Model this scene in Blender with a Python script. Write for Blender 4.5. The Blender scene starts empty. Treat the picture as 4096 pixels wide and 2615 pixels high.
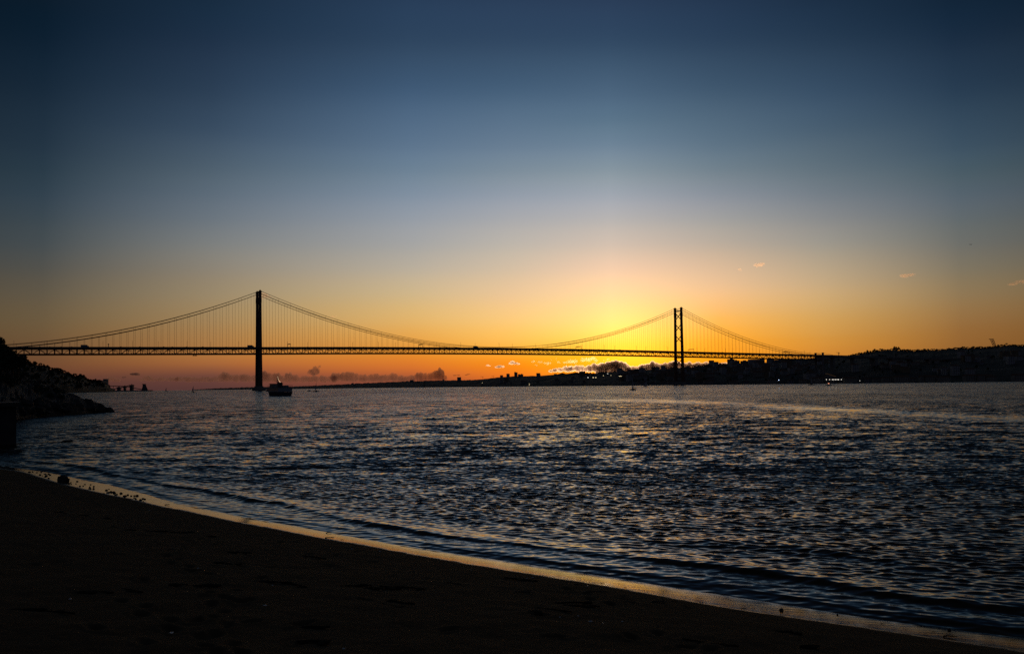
import bpy, bmesh, math, random
import numpy as np
from mathutils import Vector, Matrix, noise as mnoise

random.seed(7)
rng = np.random.default_rng(11)
scene = bpy.context.scene
COL = scene.collection
rad = math.radians

# ------------------------------------------------------------------ camera
F = 3613.0                      # focal length in pixels of the 4096 px wide photograph
ROLL, PITCH, SH, EYE = 0.0116, rad(1.86), 116.0, 4.5
_f = np.array([0, math.cos(PITCH), math.sin(PITCH)])
_r0 = np.array([1.0, 0, 0]); _u0 = np.array([0, -math.sin(PITCH), math.cos(PITCH)])
_r = _r0 * math.cos(ROLL) - _u0 * math.sin(ROLL)
_u = _u0 * math.cos(ROLL) + _r0 * math.sin(ROLL)
CAM = np.array([0, 0, EYE])


def ray(px, py):
    return _f + _r * ((px - 2048) / F) + _u * ((1307.5 + SH - py) / F)


def at(px, py, Y):              # the point seen at a pixel, Y metres out
    d = ray(px, py)
    return CAM + d * (Y / d[1])


def ground(px, py, z=0.0):      # the point of a level seen at a pixel
    d = ray(px, py)
    return CAM + d * ((z - EYE) / d[2])


cam_d = bpy.data.cameras.new('camera')
cam = bpy.data.objects.new('camera', cam_d); COL.objects.link(cam)
cam_d.sensor_width = 36.0; cam_d.lens = F / 4096 * 36.0; cam_d.shift_y = SH / 4096
cam_d.clip_start = 0.1; cam_d.clip_end = 200000
M = Matrix(((_r[0], _u[0], -_f[0], 0), (_r[1], _u[1], -_f[1], 0), (_r[2], _u[2], -_f[2], EYE), (0, 0, 0, 1)))
cam.matrix_world = M
scene.camera = cam


def curve_drop(d):              # the earth falls away with distance
    return -d * d / (2 * 7.3e6)


# ------------------------------------------------------------------ helpers
class MB:
    def __init__(s):
        s.v = []; s.f = []

    def add(s, vs, fs):
        n = len(s.v); s.v += [tuple(v) for v in vs]; s.f += [tuple(i + n for i in f) for f in fs]

    def hexa(s, p):             # 8 points: bottom loop, top loop
        s.add(p, [(3, 2, 1, 0), (4, 5, 6, 7), (0, 1, 5, 4), (1, 2, 6, 5), (2, 3, 7, 6), (3, 0, 4, 7)])

    def box(s, c, d, rz=0.0, taper=1.0):
        cx, cy, cz = c; dx, dy, dz = d[0] / 2, d[1] / 2, d[2] / 2
        co, si = math.cos(rz), math.sin(rz); P = []
        for z, t in ((-dz, 1), (dz, taper)):
            for x, y in ((-dx, -dy), (dx, -dy), (dx, dy), (-dx, dy)):
                x *= t; y *= t
                P.append((cx + x * co - y * si, cy + x * si + y * co, cz + z))
        s.hexa(P)

    def beam(s, a, b, w, h, up=(0, 0, 1), w2=None, h2=None):
        a = Vector(a); b = Vector(b); d = (b - a).normalized(); up = Vector(up)
        if abs(d.dot(up)) > .98: up = Vector((1, 0, 0)) if abs(d.x) < .9 else Vector((0, 1, 0))
        sd = d.cross(up).normalized(); up = sd.cross(d)
        P = []
        for q, ww, hh in ((a, w, h), (b, w2 or w, h2 or h)):
            for x, y in ((-1, -1), (1, -1), (1, 1), (-1, 1)):
                P.append(q + sd * (x * ww / 2) + up * (y * hh / 2))
        s.hexa(P)

    def tube(s, pts, r, n=6, r2=None):
        pts = [Vector(p) for p in pts]; m = len(pts); vs = []; fs = []
        for i, p in enumerate(pts):
            d = (pts[min(i + 1, m - 1)] - pts[max(i - 1, 0)]).normalized()
            up = Vector((0, 0, 1)) if abs(d.z) < .9 else Vector((1, 0, 0))
            sd = d.cross(up).normalized(); up = sd.cross(d)
            rr = r + ((r2 - r) * i / (m - 1) if r2 is not None else 0)
            for k in range(n):
                t = 2 * math.pi * k / n
                vs.append(p + sd * (math.cos(t) * rr) + up * (math.sin(t) * rr))
        for i in range(m - 1):
            for k in range(n):
                a, b = i * n + k, i * n + (k + 1) % n
                fs.append((a, b, b + n, a + n))
        fs.append(tuple(range(n - 1, -1, -1))); fs.append(tuple(range((m - 1) * n, m * n)))
        s.add(vs, fs)

    def prism(s, poly, c0, c1): # poly: points; extruded by vector c1 from offset c0
        n = len(poly); a = [Vector(p) + Vector(c0) for p in poly]; b = [p + Vector(c1) for p in a]
        s.add(a + b, [tuple(range(n - 1, -1, -1)), tuple(range(n, 2 * n))] + [(i, (i + 1) % n, n + (i + 1) % n, n + i) for i in range(n)])

    def leaves(s, c, rx, ry, rz, n, size):
        for _ in range(n):
            v = rng.normal(size=3); v /= np.linalg.norm(v); v *= rng.uniform(.35, 1.0) ** .5
            p = Vector((c[0] + v[0] * rx, c[1] + v[1] * ry, c[2] + v[2] * rz))
            a = Vector(rng.normal(size=3)).normalized(); b = a.orthogonal().normalized()
            b.rotate(Matrix.Rotation(rng.uniform(0, 6.3), 3, a)); e = a.cross(b)
            q = size * rng.uniform(.6, 1.4)
            s.add([p - b * q, p - e * q * .5, p + b * q, p + e * q * .5], [(0, 1, 2, 3)])

    def rock(s, c, r, sub=2, amp=.28, flat=.7):
        bm = bmesh.new(); bmesh.ops.create_icosphere(bm, subdivisions=sub, radius=1)
        o = Vector(rng.uniform(-50, 50, 3)); R = Matrix.Rotation(rng.uniform(0, 6.3), 3, 'Z'); vs = []
        rx, ry = r * rng.uniform(.8, 1.3), r * rng.uniform(.7, 1.1)
        for v in bm.verts:
            k = 1 + amp * mnoise.noise(v.co * 1.3 + o) * 1.6 + amp * .5 * mnoise.noise(v.co * 3 + o)
            w = R @ Vector((v.co.x * k * rx, v.co.y * k * ry, v.co.z * k * r * flat))
            vs.append((c[0] + w.x, c[1] + w.y, c[2] + w.z))
        s.add(vs, [[v.index for v in f.verts] for f in bm.faces]); bm.free()

    def mesh(s, name, mat, smooth=False):
        me = bpy.data.meshes.new(name); me.from_pydata(s.v, [], s.f); me.update()
        for m in (mat if isinstance(mat, (list, tuple)) else [mat]): me.materials.append(m)
        if smooth: me.polygons.foreach_set('use_smooth', [True] * len(me.polygons))
        return me

    def build(s, name, mat, parent=None, smooth=False, loc=None):
        o = bpy.data.objects.new(name, s.mesh(name, mat, smooth)); COL.objects.link(o)
        if parent is not None: o.parent = parent
        if loc is not None: o.location = loc
        return o


def tag(o, label=None, cat=None, group=None, kind=None):
    if label: o['label'] = label
    if cat: o['category'] = cat
    if group: o['group'] = group
    if kind: o['kind'] = kind
    return o


def empty(name, loc, label, cat, group=None, rz=0.0):
    o = bpy.data.objects.new(name, None); COL.objects.link(o)
    o.location = loc; o.rotation_euler = (0, 0, rz)
    return tag(o, label, cat, group)


def copy_tree(o, parent=None):
    c = o.copy(); COL.objects.link(c)
    if parent is not None: c.parent = parent
    for ch in list(o.children): copy_tree(ch, c)
    return c


# ------------------------------------------------------------------ materials
def mat(name, col, rough=.8, var=.35, scale=1.0, metal=0.0, spec=.5, bump=0.0):
    m = bpy.data.materials.new(name); m.use_nodes = True; nt = m.node_tree; N = nt.nodes; L = nt.links
    b = N['Principled BSDF']; b.inputs['Roughness'].default_value = rough; b.inputs['Metallic'].default_value = metal
    b.inputs['Specular IOR Level'].default_value = spec
    tc = N.new('ShaderNodeTexCoord'); no = N.new('ShaderNodeTexNoise'); no.inputs['Scale'].default_value = scale
    no.inputs['Detail'].default_value = 5
    L.new(tc.outputs['Object'], no.inputs['Vector'])
    rp = N.new('ShaderNodeValToRGB')
    rp.color_ramp.elements[0].position = .3; rp.color_ramp.elements[1].position = .7
    rp.color_ramp.elements[0].color = (*[c * (1 - var) for c in col], 1)
    rp.color_ramp.elements[1].color = (*[min(1, c * (1 + var)) for c in col], 1)
    L.new(no.outputs['Fac'], rp.inputs['Fac']); L.new(rp.outputs['Color'], b.inputs['Base Color'])
    if bump:
        bn = N.new('ShaderNodeBump'); bn.inputs['Strength'].default_value = bump
        L.new(no.outputs['Fac'], bn.inputs['Height']); L.new(bn.outputs['Normal'], b.inputs['Normal'])
    return m


def glow_mat(name, col, strength):
    m = bpy.data.materials.new(name); m.use_nodes = True; N = m.node_tree.nodes
    b = N['Principled BSDF']; b.inputs['Base Color'].default_value = (*col, 1)
    b.inputs['Emission Color'].default_value = (*col, 1); b.inputs['Emission Strength'].default_value = strength
    return m


STEEL = mat('bridge_steel', (.12, .05, .035), .6, .3, .2)
CONC = mat('concrete', (.24, .23, .21), .9, .25, .15)
ROADM = mat('asphalt', (.05, .05, .05), .9, .2, .3)
CABLE = mat('cable_steel', (.08, .06, .05), .7, .2, .5)
LAND = mat('hillside_soil', (.035, .036, .026), .95, .5, .02)
LEAF = mat('foliage', (.035, .05, .022), .8, .5, .6)
LEAF2 = mat('dusty_foliage', (.04, .045, .025), .8, .5, .6)
BARK = mat('bark', (.07, .05, .035), .9, .3, 3)
WALLS = [mat('house_wall_%s' % n, c, .9, .15, .1) for n, c in
         (('cream', (.32, .29, .24)), ('white', (.42, .41, .39)), ('ochre', (.26, .19, .12)), ('grey', (.22, .22, .23)))]
ROOFM = mat('roof_tiles', (.16, .08, .05), .9, .3, .5)
GLASSD = mat('dark_window', (.02, .025, .03), .15, .1, 1)
ROCK = mat('rock', (.036, .034, .032), .9, .4, 1.2, bump=.4)
WHITEP = mat('white_paint', (.26, .27, .29), .5, .12, .4)
DARKP = mat('dark_paint', (.05, .055, .07), .5, .2, .4)
SAIL = mat('sail_cloth', (.5, .5, .5), .9, .08, .5)
WOOD = mat('driftwood', (.10, .075, .05), .9, .4, 9)
WEED = mat('seaweed', (.015, .014, .01), 1, .4, 9, 0, .05)
LITTER = mat('litter_plastic', (.62, .62, .6), .4, .15, 5)
PLANE = mat('aircraft_skin', (.3, .3, .32), .5, .1, .1)
RUST = mat('painted_steel', (.10, .10, .10), .7, .3, .2)
LAMP_W = glow_mat('lamp_white', (1, .93, .8), 1.5)
LAMP_Y = glow_mat('lamp_amber', (1, .78, .42), 2.2)
LAMP_B = glow_mat('lamp_blue', (.55, .7, 1), 2.5)
LAMP_R = glow_mat('lamp_red', (1, .35, .18), 2.5)

# ------------------------------------------------------------------ sky
SUN_PX = (2472, 1464)
sd = ray(*SUN_PX); sd = sd / np.linalg.norm(sd)
SUN_EL = math.asin(sd[2]); SUN_AZ = math.atan2(sd[0], sd[1])


def lin(c):
    return tuple(((v / 255) / 12.92 if v <= 10 else (((v / 255) + .055) / 1.055) ** 2.4) for v in c)


SKYCOLS = [   # photograph column, then (row, colour) down the sky
    (170, [(0, (9, 26, 43)), (200, (13, 32, 51)), (400, (24, 42, 61)), (600, (34, 52, 70)), (700, (41, 59, 75)), (800, (50, 66, 78)),
           (900, (60, 72, 79)), (1000, (70, 77, 79)), (1100, (84, 82, 74)), (1200, (97, 87, 69)), (1300, (105, 87, 61)), (1400, (106, 78, 52)),
           (1450, (106, 72, 48)), (1500, (98, 62, 46)), (1550, (76, 50, 46))]),
    (850, [(0, (22, 42, 65)), (200, (32, 51, 76)), (400, (45, 65, 90)), (550, (60, 80, 104)), (700, (80, 98, 117)), (800, (94, 109, 122)), (900, (109, 119, 126)), (1000, (126, 128, 124)),
           (1100, (140, 131, 113)), (1200, (152, 134, 102)), (1300, (160, 128, 84)), (1400, (166, 116, 64)), (1440, (166, 107, 58)), (1470, (146, 90, 57)), (1500, (112, 70, 57)), (1530, (95, 60, 55)), (1550, (88, 57, 54))]),
    (1650, [(0, (38, 60, 90)), (200, (48, 72, 102)), (400, (68, 95, 128)), (600, (93, 118, 148)), (700, (110, 132, 157)), (800, (130, 146, 162)),
            (900, (150, 158, 165)), (1000, (166, 166, 161)), (1100, (188, 176, 152)), (1200, (208, 181, 130)), (1300, (223, 175, 98)),
            (1400, (224, 148, 56)), (1450, (216, 122, 44)), (1480, (200, 107, 48)), (1505, (168, 88, 52)), (1530, (138, 75, 54)), (1550, (120, 68, 54))]),
    (2050, [(0, (40, 61, 91)), (200, (51, 75, 105)), (400, (74, 101, 132)), (600, (104, 127, 154)), (700, (125, 143, 163)), (800, (148, 159, 171)), (900, (170, 172, 172)), (1000, (190, 183, 169)),
            (1100, (213, 192, 161)), (1200, (235, 199, 146)), (1300, (247, 200, 115)), (1380, (250, 184, 76)), (1440, (246, 150, 30)), (1500, (230, 118, 32)), (1550, (195, 98, 40))]),
    (2450, [(0, (40, 60, 90)), (200, (52, 77, 107)), (400, (77, 104, 134)), (500, (92, 119, 146)), (600, (112, 135, 160)), (700, (136, 153, 170)),
            (800, (160, 169, 178)), (900, (184, 182, 177)), (1000, (210, 194, 175)), (1100, (240, 208, 171)), (1200, (254, 221, 156)),
            (1300, (255, 227, 128)), (1350, (255, 220, 95)), (1400, (255, 202, 48)), (1450, (255, 180, 15)), (1500, (255, 148, 20)), (1550, (230, 120, 30))]),
    (2880, [(0, (34, 54, 82)), (200, (46, 69, 97)), (400, (68, 93, 120)), (600, (94, 117, 140)), (700, (115, 132, 149)), (800, (139, 148, 157)), (900, (163, 163, 158)), (1000, (190, 175, 155)), (1150, (230, 192, 146)),
            (1250, (242, 187, 107)), (1300, (247, 181, 80)), (1350, (249, 171, 52)), (1400, (247, 160, 36)), (1450, (244, 152, 20)), (1500, (234, 133, 22)), (1550, (208, 113, 30))]),
    (3300, [(0, (26, 46, 71)), (200, (40, 62, 88)), (400, (58, 82, 109)), (550, (76, 98, 120)), (700, (98, 115, 131)), (800, (118, 128, 136)), (900, (140, 142, 140)), (1000, (162, 155, 139)), (1150, (195, 168, 126)),
            (1250, (204, 163, 98)), (1340, (206, 150, 70)), (1400, (205, 138, 54)), (1500, (190, 115, 45)), (1550, (170, 100, 45))]),
    (3850, [(0, (15, 35, 57)), (200, (28, 48, 72)), (400, (42, 64, 88)), (600, (60, 82, 103)), (700, (73, 92, 107)), (800, (86, 100, 110)),
            (900, (98, 106, 107)), (1000, (111, 111, 103)), (1100, (128, 117, 94)), (1200, (142, 117, 80)), (1300, (145, 106, 60)),
            (1400, (140, 94, 46)), (1500, (130, 80, 40)), (1550, (110, 68, 42))]),
]


def build_world():
    w = bpy.data.worlds.new('World'); scene.world = w; w.use_nodes = True
    nt = w.node_tree; N = nt.nodes; L = nt.links; N.clear()
    out = N.new('ShaderNodeOutputWorld'); bg = N.new('ShaderNodeBackground'); L.new(bg.outputs[0], out.inputs[0])
    tc = N.new('ShaderNodeTexCoord'); sp = N.new('ShaderNodeSeparateXYZ'); L.new(tc.outputs['Generated'], sp.inputs[0])

    def math_(op, a, b=None):
        n = N.new('ShaderNodeMath'); n.operation = op
        for i, v in enumerate((a, b)):
            if v is None: continue
            if isinstance(v, (int, float)): n.inputs[i].default_value = v
            else: L.new(v, n.inputs[i])
        return n.outputs[0]

    def mapr(v, a, b, mode='LINEAR'):
        n = N.new('ShaderNodeMapRange'); n.interpolation_type = mode; n.clamp = True
        L.new(v, n.inputs['Value']); n.inputs['From Min'].default_value = a; n.inputs['From Max'].default_value = b
        return n.outputs['Result']

    el = math_('MULTIPLY', math_('ARCSINE', sp.outputs['Z']), 180 / math.pi)
    az = math_('MULTIPLY', math_('ARCTAN2', sp.outputs['X'], sp.outputs['Y']), 180 / math.pi)
    fac = mapr(el, -1.0, 91.0)

    def ramp(stops):
        n = N.new('ShaderNodeValToRGB'); cr = n.color_ramp; cr.interpolation = 'CARDINAL'
        stops = sorted(stops)
        while len(cr.elements) < len(stops): cr.elements.new(1.0)
        for e, (p, c) in zip(cr.elements, stops): e.position = p; e.color = (*c, 1)
        L.new(fac, n.inputs['Fac']); return n.outputs['Color']

    def col_of(px, rows):
        st = []
        for py, c in rows:
            d = ray(px, py); d = d / np.linalg.norm(d)
            e = math.degrees(math.asin(d[2])); st.append(((e + 1) / 92, lin((c[0] * 1.02, c[1] * 1.003, c[2] * (.96 if py < 750 else 1.0)))))
        top = lin(rows[0][1]); zen = lin((27, 29, 33))
        st += [((29 + 1) / 92, tuple(t * .35 + z * .65 for t, z in zip(top, zen))), ((52 + 1) / 92, zen), (1.0, zen)]
        d = ray(px, 1400)
        return math.degrees(math.atan2(d[0], d[1])), ramp(st)

    dusk = [(-1, (38, 36, 44)), (3, (40, 38, 48)), (8, (42, 42, 56)), (15, (36, 42, 58)), (30, (26, 36, 54)), (60, (27, 29, 33)), (90, (27, 29, 33))]
    side = [(-1, (62, 46, 42)), (3, (66, 52, 44)), (8, (58, 54, 52)), (15, (42, 50, 60)), (30, (22, 36, 54)), (60, (27, 29, 33)), (90, (27, 29, 33))]
    mk = lambda s: ramp([((e + 1) / 92, lin(c)) for e, c in s])
    dim = lambda rows, k: [(y, tuple(v * k for v in c)) for y, c in rows]
    edge = lambda px, rows, a: (a, col_of(px, rows)[1])
    cols = [(-150, mk(dusk)), (-75, mk(side)), edge(170, dim(SKYCOLS[0][1], .6), -39)] + [col_of(px, rows) for px, rows in SKYCOLS] + [edge(3850, dim(SKYCOLS[-1][1], .6), 38), (75, mk(side)), (150, mk(dusk))]
    cur = cols[0][1]
    for (a0, _), (a1, c) in zip(cols[:-1], cols[1:]):
        m = N.new('ShaderNodeMix'); m.data_type = 'RGBA'
        L.new(mapr(az, a0, a1), m.inputs['Factor']); L.new(cur, m.inputs[6]); L.new(c, m.inputs[7]); cur = m.outputs[2]
    # afterglow round the hidden sun
    dt = N.new('ShaderNodeVectorMath'); dt.operation = 'DOT_PRODUCT'
    L.new(tc.outputs['Generated'], dt.inputs[0]); gd = ray(2540, 1436); dt.inputs[1].default_value = tuple(gd / np.linalg.norm(gd))
    ang = math_('MULTIPLY', math_('ARCCOSINE', math_('MINIMUM', dt.outputs['Value'], .9999999)), 180 / math.pi)
    g1 = math_('EXPONENT', math_('MULTIPLY', math_('POWER', math_('DIVIDE', ang, 2.7), 2.0), -1.0))
    gm = N.new('ShaderNodeMix'); gm.data_type = 'RGBA'; gm.blend_type = 'ADD'
    L.new(g1, gm.inputs['Factor']); L.new(cur, gm.inputs[6]); gm.inputs[7].default_value = (.9, .28, .02, 1); cur = gm.outputs[2]
    g2 = math_('EXPONENT', math_('MULTIPLY', math_('POWER', math_('DIVIDE', ang, 6.0), 2.0), -1.0))
    gm = N.new('ShaderNodeMix'); gm.data_type = 'RGBA'; gm.blend_type = 'ADD'
    L.new(g2, gm.inputs['Factor']); L.new(cur, gm.inputs[6]); gm.inputs[7].default_value = (.16, .04, 0, 1); cur = gm.outputs[2]
    # a little real low-sun atmosphere under it
    sk = N.new('ShaderNodeTexSky'); sk.sky_type = 'NISHITA'; sk.sun_disc = False
    sk.sun_elevation = SUN_EL; sk.sun_rotation = SUN_AZ
    s2 = N.new('ShaderNodeMix'); s2.data_type = 'RGBA'; s2.blend_type = 'ADD'; s2.inputs['Factor'].default_value = .001
    L.new(cur, s2.inputs[6]); L.new(sk.outputs[0], s2.inputs[7])
    L.new(s2.outputs[2], bg.inputs['Color']); bg.inputs['Strength'].default_value = 1.0


build_world()
sun_d = bpy.data.lights.new('sun', 'SUN'); sun_d.energy = 0.9; sun_d.angle = rad(.5); sun_d.color = (1, .72, .40)
sun = bpy.data.objects.new('sun', sun_d); COL.objects.link(sun)
sun.rotation_euler = Vector(sd).to_track_quat('Z', 'Y').to_euler()

# ------------------------------------------------------------------ shoreline
WATER_PX = [(0, 1864), (110, 1874), (230, 1898), (330, 1918), (441, 1939), (558, 1970), (637, 1996), (760, 2022), (883, 2047), (999, 2068), (1250, 2114), (1416, 2141),
            (1624, 2179), (1850, 2207), (2083, 2238), (2291, 2268), (2583, 2320), (2800, 2343), (2999, 2366), (3096, 2380), (3200, 2402), (3271, 2422), (3362, 2437),
            (3512, 2466), (3720, 2490), (3929, 2508), (4096, 2520)]
DRY_PX = [(0, 1874), (96, 1884), (233, 1929), (375, 1962), (458, 1981), (554, 1995), (604, 2016), (687, 2030), (833, 2056), (874, 2071), (999, 2095), (1100, 2109), (1250, 2146),
          (1375, 2162), (1500, 2182), (1624, 2210), (1791, 2238), (1999, 2273), (2250, 2313), (2416, 2336), (2625, 2371), (2749, 2404), (2833, 2424), (2999, 2442),
          (3096, 2456), (3346, 2489), (3596, 2526), (3804, 2560), (4096, 2602)]


def shore_line(pxs, z):
    P = [ground(x, y, z)[:2] for x, y in pxs]
    a = P[0] + (P[0] - P[3]) * 2.5; b = P[-1] + (P[-1] - P[-4]) * 5
    P = np.array([a] + P + [b])
    # smooth resample
    t = np.r_[0, np.cumsum(np.linalg.norm(np.diff(P, axis=0), axis=1))]
    u = np.linspace(0, t[-1], 240); k = np.exp(-(np.arange(-12, 13) / 4.0) ** 2); k /= k.sum()
    q = [np.interp(u, t, P[:, j]) for j in (0, 1)]
    q = [np.convolve(np.r_[2 * v[0] - v[12:0:-1], v, 2 * v[-1] - v[-2:-14:-1]], k, 'valid') for v in q]
    return np.c_[q[0], q[1]]


WL = shore_line(WATER_PX, -.05); DL = shore_line(DRY_PX, 0.0)


def sdist(x, y, P):             # signed distance to a shore line (+ = out on the water) and arc length
    best = np.full(x.shape, 1e18); sg = np.ones(x.shape); arc = np.zeros(x.shape); acc = 0.0
    for a, b in zip(P[:-1], P[1:]):
        d = b - a; l2 = d @ d; l = math.sqrt(l2)
        t = np.clip(((x - a[0]) * d[0] + (y - a[1]) * d[1]) / l2, 0, 1)
        ex = x - a[0] - t * d[0]; ey = y - a[1] - t * d[1]; q = ex * ex + ey * ey
        m = q < best
        best = np.where(m, q, best); arc = np.where(m, acc + t * l, arc)
        sg = np.where(m, np.sign(d[0] * (y - a[1]) - d[1] * (x - a[0])), sg); acc += l
    return np.sqrt(best) * sg, arc


def vnoise(x, seed=0):          # smooth 1-D noise
    i = np.floor(x).astype(int); f = x - i; f = f * f * (3 - 2 * f)
    h = lambda k: np.modf(np.abs(np.sin((k + seed * 57.31) * 12.9898) * 43758.5453))[0]
    return h(i) * (1 - f) + h(i + 1) * f


def vnoise2(x, y, seed=0):
    i = np.floor(x).astype(np.int64); j = np.floor(y).astype(np.int64); f = x - i; g = y - j
    f = f * f * (3 - 2 * f); g = g * g * (3 - 2 * g)
    h = lambda a, b: np.modf(np.abs(np.sin((a * 127.1 + b * 311.7 + seed * 74.7)) * 43758.5453))[0]
    return (h(i, j) * (1 - f) + h(i + 1, j) * f) * (1 - g) + (h(i, j + 1) * (1 - f) + h(i + 1, j + 1) * f) * g


def smooth(a, b, x):
    t = np.clip((x - a) / (b - a), 0, 1); return t * t * (3 - 2 * t)


def sand_height(x, y):
    b, arc = sdist(x, y, DL); s, _ = sdist(x, y, WL)
    a = -b                                           # inland distance from the dry edge
    w = np.clip(np.where((b > 0) & (s < 0), b - s, np.maximum(b - np.maximum(s, 0), .15)), .15, 4)
    bb = np.minimum(b, w)
    m0 = np.interp(x, [-17, -8, 4, 8], [.045, .10, .148, .145])
    z = np.where(a > 0, m0 * np.minimum(a, 2) + .12 * np.maximum(a - 2, 0), -(m0 * bb - .22 * m0 * bb * bb / w))
    z = z - .09 * np.maximum(s, 0)
    return z, a, s, arc


def grid_mesh(name, X, Y, Z, keep, mats, attrs=()):
    nr, nc = X.shape; idx = np.arange(nr * nc).reshape(nr, nc)
    q = np.stack([idx[:-1, :-1], idx[:-1, 1:], idx[1:, 1:], idx[1:, :-1]], -1).reshape(-1, 4)
    k = keep.reshape(-1)[q].any(1); q = q[k]
    used = np.unique(q); remap = np.full(nr * nc, -1); remap[used] = np.arange(len(used)); q = remap[q]
    co = np.stack([X, Y, Z], -1).reshape(-1, 3)[used].astype(np.float32)
    me = bpy.data.meshes.new(name); me.vertices.add(len(co)); me.vertices.foreach_set('co', co.ravel())
    me.loops.add(q.size); me.loops.foreach_set('vertex_index', q.ravel().astype(np.int32))
    me.polygons.add(len(q)); me.polygons.foreach_set('loop_start', np.arange(0, q.size, 4, dtype=np.int32))
    me.update(calc_edges=True); me.polygons.foreach_set('use_smooth', np.ones(len(q), dtype=bool))
    for m in mats: me.materials.append(m)
    for an, av in attrs:
        at_ = me.attributes.new(an, 'FLOAT', 'POINT'); at_.data.foreach_set('value', av.reshape(-1)[used].astype(np.float32))
    me.validate(); o = bpy.data.objects.new(name, me); COL.objects.link(o); return o


# ------------------------------------------------------------------ sand
def sand_material():
    m = bpy.data.materials.new('beach_sand'); m.use_nodes = True; nt = m.node_tree; N = nt.nodes; L = nt.links; b = N['Principled BSDF']
    at_ = N.new('ShaderNodeAttribute'); at_.attribute_name = 'inland'
    tc = N.new('ShaderNodeTexCoord')
    n1 = N.new('ShaderNodeTexNoise'); n1.inputs['Scale'].default_value = 2.2; n1.inputs['Detail'].default_value = 8; n1.inputs['Roughness'].default_value = .65
    n2 = N.new('ShaderNodeTexNoise'); n2.inputs['Scale'].default_value = 160; n2.inputs['Detail'].default_value = 4
    mp = N.new('ShaderNodeMapping'); mp.inputs['Rotation'].default_value = (0, 0, rad(43)); mp.inputs['Scale'].default_value = (.6, 6.0, 1)
    n3 = N.new('ShaderNodeTexNoise'); n3.inputs['Scale'].default_value = 1.6; n3.inputs['Detail'].default_value = 6
    L.new(tc.outputs['Object'], n1.inputs['Vector']); L.new(tc.outputs['Object'], n2.inputs['Vector'])
    L.new(tc.outputs['Object'], mp.inputs['Vector']); L.new(mp.outputs[0], n3.inputs['Vector'])
    ad = N.new('ShaderNodeMath'); ad.operation = 'MULTIPLY_ADD'; L.new(n1.outputs['Fac'], ad.inputs[0]); ad.inputs[1].default_value = .5
    L.new(at_.outputs['Fac'], ad.inputs[2])
    mr = N.new('ShaderNodeMapRange'); mr.interpolation_type = 'SMOOTHSTEP'; L.new(ad.outputs[0], mr.inputs['Value'])
    mr.inputs['From Min'].default_value = .2; mr.inputs['From Max'].default_value = .55
    dry = N.new('ShaderNodeValToRGB'); dry.color_ramp.elements[0].position = .3; dry.color_ramp.elements[1].position = .68
    dry.color_ramp.elements[0].color = (.058, .042, .025, 1); dry.color_ramp.elements[1].color = (.105, .076, .045, 1)
    L.new(n1.outputs['Fac'], dry.inputs['Fac'])
    mx = N.new('ShaderNodeMix'); mx.data_type = 'RGBA'; L.new(mr.outputs[0], mx.inputs['Factor'])
    mx.inputs[6].default_value = (.045, .032, .02, 1); L.new(dry.outputs['Color'], mx.inputs[7])
    L.new(mx.outputs[2], b.inputs['Base Color'])
    wr = N.new('ShaderNodeMapRange'); L.new(n3.outputs['Fac'], wr.inputs['Value'])
    wr.inputs['From Min'].default_value = .35; wr.inputs['From Max'].default_value = .7; wr.inputs['To Min'].default_value = .03; wr.inputs['To Max'].default_value = .16
    rr = N.new('ShaderNodeMix'); rr.data_type = 'FLOAT'; L.new(mr.outputs[0], rr.inputs[0]); L.new(wr.outputs[0], rr.inputs[2]); rr.inputs[3].default_value = 1.0
    L.new(rr.outputs[0], b.inputs['Roughness'])
    sp = N.new('ShaderNodeMix'); sp.data_type = 'FLOAT'; L.new(mr.outputs[0], sp.inputs[0]); sp.inputs[2].default_value = .5; sp.inputs[3].default_value = .05
    L.new(sp.outputs[0], b.inputs['Specular IOR Level'])
    st = N.new('ShaderNodeMix'); st.data_type = 'FLOAT'; L.new(mr.outputs[0], st.inputs[0]); st.inputs[2].default_value = .015; st.inputs[3].default_value = .15
    bp = N.new('ShaderNodeBump'); bp.inputs['Distance'].default_value = .02; L.new(st.outputs[0], bp.inputs['Strength']); L.new(n2.outputs['Fac'], bp.inputs['Height'])
    b2 = N.new('ShaderNodeBump'); b2.inputs['Distance'].default_value = .03; b2.inputs['Strength'].default_value = .09
    L.new(n3.outputs['Fac'], b2.inputs['Height']); L.new(bp.outputs[0], b2.inputs['Normal'])
    L.new(b2.outputs[0], b.inputs['Normal'])
    return m


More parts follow.
